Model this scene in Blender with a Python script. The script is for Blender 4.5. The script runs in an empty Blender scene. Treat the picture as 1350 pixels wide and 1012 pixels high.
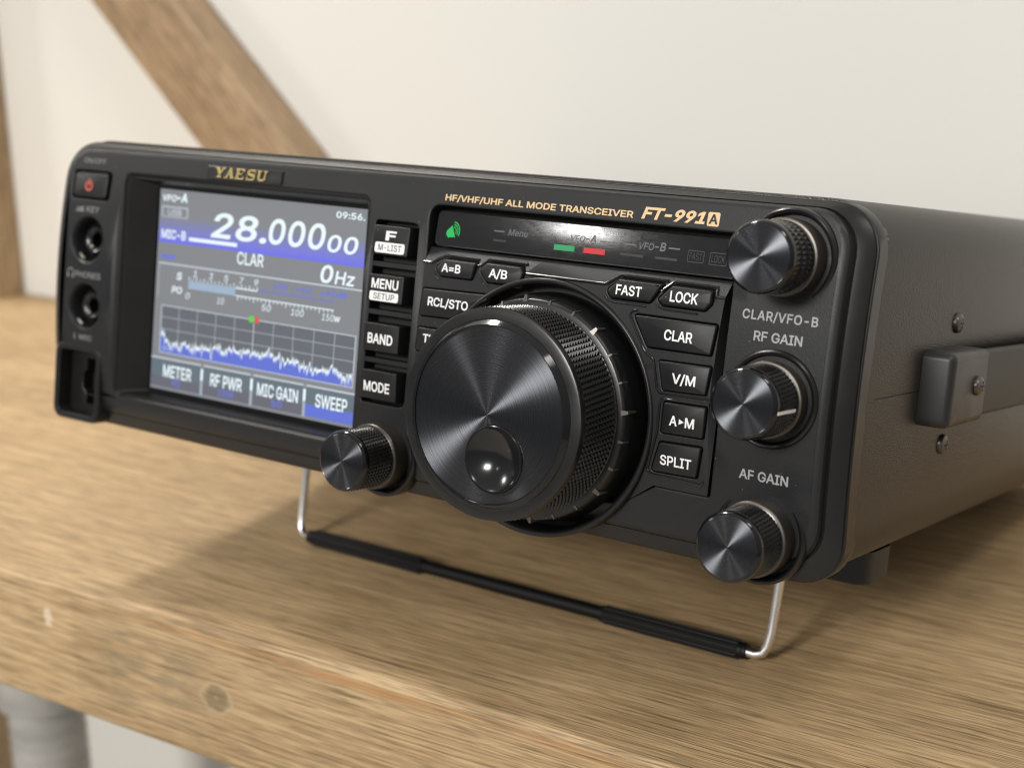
import bpy, bmesh, math, random
from mathutils import Vector, Matrix
from mathutils.geometry import delaunay_2d_cdt
random.seed(7)
PI = math.pi
MM = 0.001
sc = bpy.context.scene
COL = sc.collection

# ------------------------------------------------------------------ camera
cam_d = bpy.data.cameras.new('camera')
cam = bpy.data.objects.new('camera', cam_d)
COL.objects.link(cam)
CAM_LOC = Vector((0.32787293, -0.25321346, 0.16360995))
R_ = Vector((0.82769870, 0.56103111, -0.01260745))
U_ = Vector((-0.14292248, 0.23247493, 0.96204395))
B_ = Vector((0.54266751, -0.79448064, 0.27260316))
cam.matrix_world = Matrix(((R_.x, U_.x, B_.x, CAM_LOC.x), (R_.y, U_.y, B_.y, CAM_LOC.y), (R_.z, U_.z, B_.z, CAM_LOC.z), (0, 0, 0, 1)))
cam_d.lens = 51.93
cam_d.sensor_width = 36.0
cam_d.clip_start = 0.01
cam_d.clip_end = 30.0
cam_d.dof.use_dof = True
cam_d.dof.focus_distance = 0.309
cam_d.dof.aperture_fstop = 15.0
sc.camera = cam

# ------------------------------------------------------------------ room light
world = bpy.data.worlds.new('World')
sc.world = world
world.use_nodes = True
wn = world.node_tree.nodes
# soft light of the room: pale ceiling, dimmer towards the floor
_tc = wn.new('ShaderNodeTexCoord')
_sp = wn.new('ShaderNodeSeparateXYZ')
_mr = wn.new('ShaderNodeMapRange')
_mr.inputs['From Min'].default_value = -1.0
_rp = wn.new('ShaderNodeValToRGB')
_e = _rp.color_ramp.elements
_e[0].position, _e[0].color = 0.30, (0.19, 0.175, 0.16, 1)
_e[1].position, _e[1].color = 1.0, (0.98, 0.97, 0.95, 1)
_m = _e.new(0.52); _m.color = (0.42, 0.42, 0.425, 1)
_m = _e.new(0.72); _m.color = (0.60, 0.595, 0.585, 1)
wl = world.node_tree.links
wl.new(_tc.outputs['Generated'], _sp.inputs[0])
wl.new(_sp.outputs['Z'], _mr.inputs['Value'])
wl.new(_mr.outputs[0], _rp.inputs[0])
wl.new(_rp.outputs[0], wn['Background'].inputs[0])
wn['Background'].inputs[1].default_value = 0.56


def area(name, loc, target, sx, sy, power, color):
    d = bpy.data.lights.new(name, 'AREA')
    d.shape = 'RECTANGLE'
    d.size, d.size_y = sx, sy
    d.energy = power
    d.color = color
    o = bpy.data.objects.new(name, d)
    COL.objects.link(o)
    o.location = loc
    o.rotation_euler = (Vector(target) - Vector(loc)).to_track_quat('-Z', 'Y').to_euler()
    return o


area('ceiling_lamp', (-0.66, 0.16, 1.22), (0.05, 0.0, 0.0), 0.26, 0.18, 13.5, (1.0, 0.95, 0.88))
area('room_lamp_high', (1.08, -0.72, 2.07), (0.1, 0.0, 0.1), 0.55, 0.40, 9.0, (1.0, 0.975, 0.94))
area('room_lamp_far', (0.05, -2.28, 1.10), (0.1, 0.0, 0.1), 0.55, 0.40, 46.0, (1.0, 0.98, 0.95))
area('room_lamp_side', (-1.9, -0.75, 1.05), (0.1, 0.0, 0.1), 0.26, 0.26, 10.0, (1.0, 0.975, 0.94))
area('room_lamp_front', (-1.12, -1.95, 0.95), (0.15, 0.0, 0.1), 0.085, 0.05, 1.15, (1.0, 0.98, 0.95))

sc.view_settings.view_transform = 'Standard'
sc.view_settings.look = 'None'
sc.view_settings.exposure = 0.0
sc.view_settings.gamma = 1.0
sc.view_settings.use_curve_mapping = False
sc.render.engine = 'CYCLES'
sc.cycles.use_denoising = True
sc.cycles.filter_width = 1.15
sc.cycles.max_bounces = 8

# ------------------------------------------------------------------ materials
MATS = {}


class NT:
    """small helper round a node tree"""
    def __init__(self, name):
        self.m = bpy.data.materials.new(name)
        self.m.use_nodes = True
        self.t = self.m.node_tree
        self.b = self.t.nodes['Principled BSDF']
        MATS[name] = self.m

    def n(self, kind, **kw):
        o = self.t.nodes.new(kind)
        for k, v in kw.items():
            if k.startswith('i_'):
                key = k[2:]
                key = int(key) if key.isdigit() else key.replace('_', ' ')
                o.inputs[key].default_value = v
            else:
                setattr(o, k, v)
        return o

    def l(self, a, b):
        self.t.links.new(a, b)

    def set(self, **kw):
        for k, v in kw.items():
            self.b.inputs[k.replace('_', ' ')].default_value = v

    def ramp(self, src, stops):
        r = self.n('ShaderNodeValToRGB')
        e = r.color_ramp.elements
        while len(e) < len(stops):
            e.new(0.5)
        for el, (p, c) in zip(e, stops):
            el.position = p
            el.color = (*c, 1) if len(c) == 3 else c
        self.l(src, r.inputs[0])
        return r

    def bump(self, src, strength, dist):
        b = self.n('ShaderNodeBump', i_Strength=strength, i_Distance=dist)
        self.l(src, b.inputs['Height'])
        self.l(b.outputs[0], self.b.inputs['Normal'])
        return b

    def coord(self, scale=(1, 1, 1), loc=(0, 0, 0), rot=(0, 0, 0), out='Object'):
        tc = self.n('ShaderNodeTexCoord')
        mp = self.n('ShaderNodeMapping')
        mp.inputs['Scale'].default_value = scale
        mp.inputs['Location'].default_value = loc
        mp.inputs['Rotation'].default_value = rot
        self.l(tc.outputs[out], mp.inputs[0])
        return mp.outputs[0]


def simple(name, col, rough, metal=0.0, spec=0.5, grain=0.0, gscale=3000.0, var=0.0):
    t = NT(name)
    t.set(Base_Color=(*col, 1), Roughness=rough, Metallic=metal)
    t.b.inputs['Specular IOR Level'].default_value = spec
    if grain or var:
        v = t.coord()
        nz = t.n('ShaderNodeTexNoise', i_Scale=gscale, i_Detail=2.0)
        t.l(v, nz.inputs['Vector'])
        if grain:
            t.bump(nz.outputs['Fac'], grain, 0.0001)
        if var:
            nz2 = t.n('ShaderNodeTexNoise', i_Scale=90.0, i_Detail=4.0)
            t.l(v, nz2.inputs['Vector'])
            mr = t.n('ShaderNodeMapRange')
            mr.inputs['To Min'].default_value = max(0.02, rough - var)
            mr.inputs['To Max'].default_value = rough + var
            mr.inputs['From Min'].default_value = 0.3
            mr.inputs['From Max'].default_value = 0.7
            t.l(nz2.outputs['Fac'], mr.inputs['Value'])
            t.l(mr.outputs[0], t.b.inputs['Roughness'])
    return t.m


simple('panel_black', (0.0125, 0.0125, 0.0135), 0.42, spec=0.34, grain=0.30, gscale=2600, var=0.05)
simple('bezel_black', (0.0105, 0.0102, 0.010), 0.33, spec=0.34, grain=0.05, gscale=2500, var=0.04)
simple('button_black', (0.0085, 0.0085, 0.0092), 0.42, spec=0.34, grain=0.15, gscale=3500, var=0.05)
simple('gloss_black', (0.005, 0.005, 0.0055), 0.10, var=0.03)
simple('satin_black', (0.0065, 0.0065, 0.0068), 0.30, grain=0.05, var=0.06)
simple('dimple_black', (0.006, 0.006, 0.0065), 0.17, var=0.04)
simple('deep_black', (0.004, 0.004, 0.004), 0.6)
simple('knurl_black', (0.007, 0.007, 0.007), 0.24, var=0.05)
simple('rubber_black', (0.0042, 0.0042, 0.0045), 0.5, spec=0.28, grain=0.1)
simple('foot_grey', (0.012, 0.0125, 0.014), 0.5)
simple('bead_black', (0.010, 0.010, 0.0105), 0.18)
simple('nub_black', (0.13, 0.12, 0.105), 0.28, metal=0.5)
simple('flange_metal', (0.115, 0.102, 0.086), 0.36, metal=0.9)
simple('nickel', (0.90, 0.89, 0.87), 0.27, metal=1.0, var=0.04)
simple('screw_metal', (0.12, 0.11, 0.10), 0.35, metal=0.85)
simple('gold', (0.83, 0.66, 0.30), 0.26, metal=1.0)
simple('print_gold', (0.66, 0.47, 0.25), 0.5)
simple('print_white', (0.80, 0.80, 0.79), 0.5)
simple('print_grey', (0.36, 0.36, 0.365), 0.5)
simple('print_smoke', (0.12, 0.12, 0.125), 0.4)
simple('print_dim', (0.20, 0.20, 0.205), 0.5)
simple('print_ghost', (0.024, 0.024, 0.025), 0.3)
simple('print_red', (0.55, 0.10, 0.055), 0.5)
simple('brass_contact', (0.75, 0.70, 0.62), 0.3, metal=1.0)
simple('cap_grey', (0.014, 0.0138, 0.0135), 0.42, grain=0.08, var=0.05)
simple('strap_grey', (0.024, 0.022, 0.020), 0.55, grain=0.4, gscale=1500)


def emit(name, col, strength, base=(0.01, 0.01, 0.01), rough=0.3):
    t = NT(name)
    t.set(Base_Color=(*base, 1), Roughness=rough)
    t.b.inputs['Emission Color'].default_value = (*col, 1)
    t.b.inputs['Emission Strength'].default_value = strength
    return t


def lcd(name, col, strength=1.0):
    """pixels of the display behind one matt cover"""
    return emit(name, col, strength, rough=0.34)


lcd('lcd_ground', (0.225, 0.235, 0.25))
lcd('lcd_white', (0.84, 0.95, 1.0))
lcd('lcd_line', (0.56, 0.62, 0.68))
lcd('lcd_dim', (0.38, 0.43, 0.49))
lcd('lcd_blue', (0.115, 0.165, 0.64))
lcd('lcd_bluetext', (0.15, 0.18, 0.66))
lcd('lcd_bar', (0.34, 0.45, 0.58))
lcd('lcd_plot', (0.125, 0.135, 0.155))
lcd('lcd_key', (0.125, 0.165, 0.195))
lcd('lcd_foot', (0.13, 0.135, 0.165))
lcd('lcd_green', (0.12, 0.62, 0.07))
lcd('lcd_red', (0.70, 0.10, 0.07))
tb = lcd('lcd_band', (0, 0, 0))
gz = tb.n('ShaderNodeSeparateXYZ')
tb.l(tb.coord(out='Generated'), gz.inputs[0])
rp = tb.ramp(gz.outputs['Z'], [(0.0, (0.15, 0.165, 0.82)), (0.30, (0.19, 0.20, 0.66)), (1.0, (0.225, 0.235, 0.26))])
tb.l(rp.outputs[0], tb.b.inputs['Emission Color'])
emit('led_green', (0.0, 0.50, 0.09), 1.0)
emit('led_green_bar', (0.01, 0.34, 0.10), 1.0)
emit('led_red', (0.62, 0.02, 0.03), 1.0)
emit('glow_white', (0.55, 0.55, 0.55), 0.35)

# a little dust lying on the moulded panel
for nm in ('panel_black', 'button_black'):
    m_ = MATS[nm]
    nt_ = m_.node_tree
    b_ = nt_.nodes['Principled BSDF']
    c0 = tuple(b_.inputs['Base Color'].default_value)
    tc_ = nt_.nodes.new('ShaderNodeTexCoord')
    vo_ = nt_.nodes.new('ShaderNodeTexVoronoi'); vo_.inputs['Scale'].default_value = 620.0
    nt_.links.new(tc_.outputs['Object'], vo_.inputs['Vector'])
    sp_ = nt_.nodes.new('ShaderNodeSeparateColor')
    nt_.links.new(vo_.outputs['Color'], sp_.inputs[0])
    th_ = nt_.nodes.new('ShaderNodeMapRange')          # speck radius differs from cell to cell, most cells have none
    th_.inputs['From Min'].default_value = 0.72; th_.inputs['From Max'].default_value = 1.0
    th_.inputs['To Min'].default_value = 0.0; th_.inputs['To Max'].default_value = 0.085
    nt_.links.new(sp_.outputs[0], th_.inputs['Value'])
    lt_ = nt_.nodes.new('ShaderNodeMath'); lt_.operation = 'LESS_THAN'
    nt_.links.new(vo_.outputs['Distance'], lt_.inputs[0]); nt_.links.new(th_.outputs[0], lt_.inputs[1])
    mx_ = nt_.nodes.new('ShaderNodeMix'); mx_.data_type = 'RGBA'
    mx_.inputs['A'].default_value = c0
    mx_.inputs['B'].default_value = (0.16, 0.155, 0.15, 1)
    nt_.links.new(lt_.outputs[0], mx_.inputs['Factor'])
    nt_.links.new(mx_.outputs['Result'], b_.inputs['Base Color'])

# textured enamel of the steel case
t = NT('case_enamel')
t.set(Base_Color=(0.024, 0.0215, 0.019, 1), Roughness=0.25)
v = t.coord()
nz = t.n('ShaderNodeTexNoise', i_Scale=2700.0, i_Detail=3.0, i_Roughness=0.6)
t.l(v, nz.inputs['Vector'])
vz = t.n('ShaderNodeTexVoronoi', i_Scale=2400.0)
t.l(v, vz.inputs['Vector'])
ad = t.n('ShaderNodeMath', operation='ADD')
t.l(nz.outputs['Fac'], ad.inputs[0])
t.l(vz.outputs['Distance'], ad.inputs[1])
t.bump(ad.outputs[0], 0.30, 0.00020)

# turned aluminium of the knob faces: grooves run round the axis
t = NT('spun_metal')
t.set(Base_Color=(0.105, 0.108, 0.118, 1), Metallic=1.0, Roughness=0.36)
t.b.inputs['Anisotropic'].default_value = 1.0
t.b.inputs['Anisotropic Rotation'].default_value = 0.25
tg = t.n('ShaderNodeTangent', direction_type='RADIAL', axis='Y')
t.l(tg.outputs[0], t.b.inputs['Tangent'])
v = t.coord(out='Generated', loc=(-0.5, 0, -0.5))
sx = t.n('ShaderNodeSeparateXYZ')
t.l(v, sx.inputs[0])
cb = t.n('ShaderNodeCombineXYZ')
t.l(sx.outputs['X'], cb.inputs['X'])
t.l(sx.outputs['Z'], cb.inputs['Y'])
ln = t.n('ShaderNodeVectorMath', operation='LENGTH')
t.l(cb.outputs[0], ln.inputs[0])
wnz = t.n('ShaderNodeTexNoise', noise_dimensions='1D', i_Scale=160.0, i_Detail=2.0)
t.l(ln.outputs['Value'], wnz.inputs['W'])
mr = t.n('ShaderNodeMapRange')
mr.inputs['From Min'].default_value = 0.3
mr.inputs['From Max'].default_value = 0.7
mr.inputs['To Min'].default_value = 0.25
mr.inputs['To Max'].default_value = 0.35
t.l(wnz.outputs['Fac'], mr.inputs['Value'])
t.l(mr.outputs[0], t.b.inputs['Roughness'])
wn2 = t.n('ShaderNodeTexNoise', noise_dimensions='1D', i_Scale=230.0, i_Detail=2.0, i_Roughness=0.6)
t.l(ln.outputs['Value'], wn2.inputs['W'])
cr_ = t.ramp(wn2.outputs['Fac'], [(0.33, (0.064, 0.066, 0.074)), (0.5, (0.084, 0.087, 0.096)), (0.68, (0.106, 0.109, 0.119))])
t.l(cr_.outputs[0], t.b.inputs['Base Color'])

# display window: smoked plastic with a wiped, slightly scratched surface
t = NT('smoked_window')
t.set(Base_Color=(0.012, 0.012, 0.013, 1), Roughness=0.20)
v = t.coord(scale=(700, 700, 2500))
nz = t.n('ShaderNodeTexNoise', i_Scale=1.0, i_Detail=5.0, i_Roughness=0.7, i_Distortion=1.2)
t.l(v, nz.inputs['Vector'])
mr = t.n('ShaderNodeMapRange')
mr.inputs['From Min'].default_value = 0.35
mr.inputs['From Max'].default_value = 0.65
mr.inputs['To Min'].default_value = 0.06
mr.inputs['To Max'].default_value = 0.12
t.l(nz.outputs['Fac'], mr.inputs['Value'])
t.l(mr.outputs[0], t.b.inputs['Roughness'])


def wood(name, grain_axis, light, mid, dark, fine=1.0, knot=None, stave=False, rough=0.5):
    """solid oak/pine: streaks drawn out along grain_axis of the object"""
    t = NT(name)
    def sc_(long, cross):
        s = [cross, cross, cross]
        s[grain_axis] = long
        return tuple(s)
    n1 = t.n('ShaderNodeTexNoise', i_Scale=1.0, i_Detail=4.0, i_Roughness=0.55, i_Distortion=0.15)
    t.l(t.coord(scale=sc_(14, 700 * fine)), n1.inputs['Vector'])
    n2 = t.n('ShaderNodeTexNoise', i_Scale=1.0, i_Detail=4.0, i_Roughness=0.6)
    t.l(t.coord(scale=sc_(30, 1750 * fine)), n2.inputs['Vector'])
    n3 = t.n('ShaderNodeTexNoise', i_Scale=1.0, i_Detail=3.0)
    t.l(t.coord(scale=sc_(4, 26)), n3.inputs['Vector'])
    mixv = t.n('ShaderNodeMath', operation='MULTIPLY_ADD', i_1=0.24)
    t.l(n1.outputs['Fac'], mixv.inputs[0])
    m2 = t.n('ShaderNodeMath', operation='MULTIPLY_ADD', i_1=0.62)
    t.l(n2.outputs['Fac'], m2.inputs[0])
    m3 = t.n('ShaderNodeMath', operation='MULTIPLY', i_1=0.16)
    t.l(n3.outputs['Fac'], m3.inputs[0])
    t.l(m3.outputs[0], m2.inputs[2])
    t.l(m2.outputs[0], mixv.inputs[2])
    val = mixv.outputs[0]
    r = t.ramp(val, [(0.39, dark), (0.485, mid), (0.57, light), (0.74, light)])
    colr = r.outputs[0]
    n4 = t.n('ShaderNodeTexNoise', i_Scale=1.0, i_Detail=2.0, i_Roughness=0.5)
    t.l(t.coord(scale=sc_(105, 2300 * fine), loc=(3.1, 1.7, 0.4)), n4.inputs['Vector'])
    pr = t.ramp(n4.outputs['Fac'], [(0.0, (1.14,) * 3), (0.48, (1.0,) * 3), (0.60, (0.72,) * 3), (0.70, (0.48,) * 3)])
    pm = t.n('ShaderNodeMix', data_type='RGBA', blend_type='MULTIPLY')
    pm.inputs['Factor'].default_value = 0.85
    t.l(colr, pm.inputs['A'])
    t.l(pr.outputs[0], pm.inputs['B'])
    colr = pm.outputs['Result']
    if stave:
        # strips glued side by side along the board and butted end to end
        tc = t.coord()
        sp = t.n('ShaderNodeSeparateXYZ')
        t.l(tc, sp.inputs[0])
        # joint across the front edge: wood left of it is a little paler
        st = t.n('ShaderNodeMapRange')
        st.inputs['From Min'].default_value = 0.0125
        st.inputs['From Max'].default_value = 0.0135
        st.inputs['To Min'].default_value = 0.98
        st.inputs['To Max'].default_value = 0.89
        t.l(sp.outputs['X'], st.inputs['Value'])
        lo = t.n('ShaderNodeMath', operation='LESS_THAN', i_1=0.004)
        t.l(sp.outputs['Y'], lo.inputs[0])
        mxf = t.n('ShaderNodeMix', data_type='FLOAT')
        mxf.inputs['A'].default_value = 1.0
        t.l(lo.outputs[0], mxf.inputs['Factor'])
        t.l(st.outputs[0], mxf.inputs['B'])
        sm = t.n('ShaderNodeVectorMath', operation='SCALE')
        t.l(colr, sm.inputs[0])
        t.l(mxf.outputs['Result'], sm.inputs['Scale'])
        colr = sm.outputs[0]
    if stave:
        # greyish handling stain on the front edge and an orange line where the finish thinned below the arris
        def smooth(src, a, b):
            q = t.n('ShaderNodeMapRange', interpolation_type='SMOOTHSTEP')
            q.inputs['From Min'].default_value = a
            q.inputs['From Max'].default_value = b
            t.l(src, q.inputs['Value'])
            return q.outputs[0]

        def mul(a, b):
            q = t.n('ShaderNodeMath', operation='MULTIPLY')
            t.l(a, q.inputs[0])
            t.l(b, q.inputs[1]) if not isinstance(b, float) else setattr(q.inputs[1], 'default_value', b)
            return q.outputs[0]

        def tint(fac, col):
            global_mix = t.n('ShaderNodeMix', data_type='RGBA')
            t.l(fac, global_mix.inputs['Factor'])
            t.l(colr, global_mix.inputs['A'])
            global_mix.inputs['B'].default_value = (*col, 1)
            return global_mix.outputs['Result']

        sn = t.n('ShaderNodeTexNoise', i_Scale=1.0, i_Detail=4.0, i_Roughness=0.6)
        t.l(t.coord(scale=(60, 60, 190)), sn.inputs['Vector'])
        px_, py_, pz_ = sp.outputs['X'], sp.outputs['Y'], sp.outputs['Z']
        front_ = lo.outputs[0]
        m_ = mul(mul(smooth(px_, 0.013, 0.032), smooth(px_, 0.068, 0.050)), mul(smooth(pz_, -0.038, -0.024), smooth(pz_, -0.004, -0.012)))
        m_ = mul(mul(m_, smooth(sn.outputs['Fac'], 0.40, 0.62)), mul(front_, 0.50))
        colr = tint(m_, (0.17, 0.14, 0.085))
        sn2 = t.n('ShaderNodeTexNoise', i_Scale=1.0, i_Detail=3.0)
        t.l(t.coord(scale=(30, 400, 700)), sn2.inputs['Vector'])
        o_ = mul(mul(smooth(pz_, -0.0052, -0.0034), smooth(pz_, -0.0014, -0.0028)), mul(smooth(px_, 0.02, 0.09), smooth(sn2.outputs['Fac'], 0.36, 0.56)))
        colr = tint(mul(mul(o_, front_), 0.70), (0.40, 0.20, 0.068))
        # small chip of pale filler
        cv = t.n('ShaderNodeVectorMath', operation='LENGTH')
        t.l(t.coord(loc=(-0.0032 * 1.0, 0, 0.0112 * 0.62), scale=(1.0, 0.3, 0.62)), cv.inputs[0])
        cn = t.n('ShaderNodeMath', operation='MULTIPLY_ADD', i_1=0.003, i_2=-0.0015)
        t.l(sn2.outputs['Fac'], cn.inputs[0])
        ca = t.n('ShaderNodeMath', operation='ADD')
        t.l(cv.outputs['Value'], ca.inputs[0])
        t.l(cn.outputs[0], ca.inputs[1])
        colr = tint(mul(mul(smooth(ca.outputs[0], 0.0021, 0.0012), front_), 0.75), (0.70, 0.58, 0.42))
    if knot:
        for (kx, ky, kz, kr, sq) in knot:
            kc = t.coord(loc=(-kx, -ky, -kz))
            kn = t.n('ShaderNodeTexNoise', i_Scale=420.0, i_Detail=2.0)
            t.l(t.coord(), kn.inputs['Vector'])
            ks = t.n('ShaderNodeVectorMath', operation='MULTIPLY')
            ks.inputs[1].default_value = (sq, 0.6, 1.0)
            t.l(kc, ks.inputs[0])
            kl = t.n('ShaderNodeVectorMath', operation='LENGTH')
            t.l(ks.outputs[0], kl.inputs[0])
            ka = t.n('ShaderNodeMath', operation='MULTIPLY_ADD', i_1=0.0022, i_2=-0.0011)
            t.l(kn.outputs['Fac'], ka.inputs[0])
            kd = t.n('ShaderNodeMath', operation='ADD')
            t.l(kl.outputs['Value'], kd.inputs[0])
            t.l(ka.outputs[0], kd.inputs[1])
            kr_ = t.n('ShaderNodeMath', operation='DIVIDE', i_1=kr)
            t.l(kd.outputs[0], kr_.inputs[0])
            fac = t.ramp(kr_.outputs[0], [(0.0, (0.60,) * 3), (0.62, (0.55,) * 3), (0.86, (0.60,) * 3), (1.0, (0, 0, 0))])
            kcol = t.ramp(kr_.outputs[0], [(0.0, (0.34, 0.26, 0.15)), (0.18, (0.10, 0.08, 0.042)), (0.60, (0.13, 0.105, 0.058)), (0.82, (0.46, 0.34, 0.20))])
            mx = t.n('ShaderNodeMix', data_type='RGBA')
            t.l(fac.outputs[0], mx.inputs['Factor'])
            t.l(colr, mx.inputs['A'])
            t.l(kcol.outputs[0], mx.inputs['B'])
            colr = mx.outputs['Result']
    t.l(colr, t.b.inputs['Base Color'])
    t.b.inputs['Roughness'].default_value = rough
    t.bump(val, 0.35, 0.0006)
    return t.m


wood('shelf_wood', 0, (0.575, 0.405, 0.220), (0.43, 0.287, 0.142), (0.225, 0.141, 0.065), knot=[(0.0665, 0.0, -0.0195, 0.0050, 0.80)], stave=True, rough=0.62)
wood('post_wood', 2, (0.46, 0.33, 0.185), (0.38, 0.265, 0.145), (0.27, 0.185, 0.10), fine=0.5)
wood('brace_wood', 2, (0.41, 0.283, 0.165), (0.335, 0.226, 0.125), (0.225, 0.148, 0.08), fine=0.5)

t = NT('wall_paint')
t.set(Base_Color=(0.745, 0.735, 0.69, 1), Roughness=0.85)
nz = t.n('ShaderNodeTexNoise', i_Scale=350.0, i_Detail=4.0)
t.l(t.coord(), nz.inputs['Vector'])
t.bump(nz.outputs['Fac'], 0.15, 0.0006)
simple('floor_grey', (0.42, 0.39, 0.35), 0.7)
t = NT('jar_plastic')
t.set(Base_Color=(0.44, 0.44, 0.42, 1), Roughness=0.35)
nz = t.n('ShaderNodeTexNoise', i_Scale=40.0, i_Detail=3.0)
t.l(t.coord(scale=(1, 1, 2)), nz.inputs['Vector'])
rr_ = t.ramp(nz.outputs['Fac'], [(0.35, (0.33, 0.325, 0.31)), (0.65, (0.44, 0.43, 0.41))])
t.l(rr_.outputs[0], t.b.inputs['Base Color'])

# ------------------------------------------------------------------ mesh helpers
S_BOW, H_BOW = 3.4576, 76.4327
PIV = Vector((114.5, 215.0, -7.0))       # rear contact with the shelf, radio coordinates in mm


def bow(z):
    """front of the radio bulges gently: setback of the front at height z"""
    return S_BOW * ((z - H_BOW / 2) / (H_BOW / 2)) ** 2


class MB:
    def __init__(self):
        self.v, self.f, self.m = [], [], []

    def add(self, verts, faces, mat=0):
        o = len(self.v)
        self.v += [tuple(p) for p in verts]
        self.f += [tuple(i + o for i in f) for f in faces]
        self.m += [mat] * len(faces)

    def loft(self, rings, mat=0, closed=True, cap0=False, cap1=False):
        o = len(self.v)
        n = len(rings[0])
        for r in rings:
            self.v += [tuple(p) for p in r]
        for a in range(len(rings) - 1):
            for i in range(n if closed else n - 1):
                j = (i + 1) % n
                self.f.append((o + a * n + i, o + a * n + j, o + (a + 1) * n + j, o + (a + 1) * n + i))
                self.m.append(mat)
        if cap0:
            self.f.append(tuple(o + i for i in reversed(range(n)))); self.m.append(mat)
        if cap1:
            b = o + (len(rings) - 1) * n
            self.f.append(tuple(b + i for i in range(n))); self.m.append(mat)

    def lathe(self, cx, cz, prof, n=64, mat=0, y_of=None):
        """prof: (radius, y) about an axis parallel to Y"""
        rings = []
        for r, y in prof:
            r = max(r, 1e-4)
            rings.append([(cx + r * math.cos(2 * PI * i / n), y, cz + r * math.sin(2 * PI * i / n)) for i in range(n)])
        self.loft(rings, mat)

    def box(self, x0, x1, y0, y1, z0, z1, mat=0):
        v = [(x0, y0, z0), (x1, y0, z0), (x1, y1, z0), (x0, y1, z0), (x0, y0, z1), (x1, y0, z1), (x1, y1, z1), (x0, y1, z1)]
        self.add(v, [(0, 3, 2, 1), (4, 5, 6, 7), (0, 1, 5, 4), (1, 2, 6, 5), (2, 3, 7, 6), (3, 0, 4, 7)], mat)

    def tube(self, pts, r, n=10, mat=0, caps=True):
        pts = [Vector(p) for p in pts]
        rings = []
        up = None
        for i, p in enumerate(pts):
            d = (pts[min(i + 1, len(pts) - 1)] - pts[max(i - 1, 0)]).normalized()
            if up is None:
                up = d.orthogonal().normalized()
            up = (up - d * up.dot(d)).normalized()
            s = d.cross(up)
            rad = r[i] if isinstance(r, (list, tuple)) else r
            rings.append([p + rad * (math.cos(2 * PI * k / n) * up + math.sin(2 * PI * k / n) * s) for k in range(n)])
        self.loft(rings, mat, cap0=caps, cap1=caps)

    def build(self, name, mats, parent=None, bowed=False, sharp=32, pivot=PIV, recalc=True, label=None):
        me = bpy.data.meshes.new(name)
        vs = []
        for (x, y, z) in self.v:
            if bowed:
                y = y + bow(z)
            vs.append(((x - pivot.x) * MM, (y - pivot.y) * MM, (z - pivot.z) * MM))
        me.from_pydata(vs, [], self.f)
        for mname in (mats if isinstance(mats, (list, tuple)) else [mats]):
            me.materials.append(MATS[mname])
        for p, mi in zip(me.polygons, self.m):
            p.material_index = mi
            p.use_smooth = mats[mi] != 'knurl_black' if isinstance(mats, (list, tuple)) else True
        if recalc:
            bm = bmesh.new()
            bm.from_mesh(me)
            bmesh.ops.recalc_face_normals(bm, faces=bm.faces)
            bm.to_mesh(me)
            bm.free()
        me.set_sharp_from_angle(angle=math.radians(sharp))
        ob = bpy.data.objects.new(name, me)
        COL.objects.link(ob)
        if parent is not None:
            ob.parent = parent
        if label:
            ob['label'] = label
        return ob


def area2(poly):
    return 0.5 * sum(poly[i][0] * poly[(i + 1) % len(poly)][1] - poly[(i + 1) % len(poly)][0] * poly[i][1] for i in range(len(poly)))


def round_poly(pts, r, n=5):
    """fillet the corners of a polygon (r: number or one per corner)"""
    if area2(pts) < 0:
        pts = pts[::-1]
        if isinstance(r, (list, tuple)):
            r = r[::-1]
    out = []
    N = len(pts)
    for i in range(N):
        p = Vector(pts[i]); a = Vector(pts[i - 1]); b = Vector(pts[(i + 1) % N])
        rad = r[i] if isinstance(r, (list, tuple)) else r
        da, db = (a - p), (b - p)
        la, lb = da.length, db.length
        da /= la; db /= lb
        ang = math.acos(max(-1, min(1, da.dot(db))))
        if rad <= 0 or ang > PI - 0.02:
            out.append(tuple(p)); continue
        tlen = min(rad / math.tan(ang / 2), la * 0.48, lb * 0.48)
        p0 = p + da * tlen; p1 = p + db * tlen
        for k in range(n + 1):
            u = k / n
            out.append(tuple((1 - u) ** 2 * p0 + 2 * u * (1 - u) * p + u * u * p1))
    return out


def rrect(x0, x1, z0, z1, r, n=6):
    out = []
    for cx, cz, a0 in ((x1 - r, z0 + r, -90), (x1 - r, z1 - r, 0), (x0 + r, z1 - r, 90), (x0 + r, z0 + r, 180)):
        for k in range(n + 1):
            a = math.radians(a0 + 90 * k / n)
            out.append((cx + r * math.cos(a), cz + r * math.sin(a)))
    return out


def inset(poly, d):
    """move a counter-clockwise outline inwards by d"""
    N = len(poly)
    out = []
    for i in range(N):
        p = Vector(poly[i])
        e0 = p - Vector(poly[i - 1]); e1 = Vector(poly[(i + 1) % N]) - p
        if e0.length < 1e-9: e0 = e1
        if e1.length < 1e-9: e1 = e0
        n0 = Vector((-e0.y, e0.x)).normalized(); n1 = Vector((-e1.y, e1.x)).normalized()
        m = (n0 + n1)
        if m.length < 1e-6:
            m = n0
        m.normalize()
        c = max(0.4, m.dot(n0))
        out.append(tuple(p + m * (d / c)))
    return out


def pin(p, poly):
    x, y = p
    c = False
    j = len(poly) - 1
    for i in range(len(poly)):
        xi, yi = poly[i]; xj, yj = poly[j]
        if (yi > y) != (yj > y) and x < (xj - xi) * (y - yi) / (yj - yi) + xi:
            c = not c
        j = i
    return c


def circ(cx, cz, r, n=40):
    return [(cx + r * math.cos(2 * PI * i / n), cz + r * math.sin(2 * PI * i / n)) for i in range(n)]


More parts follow.
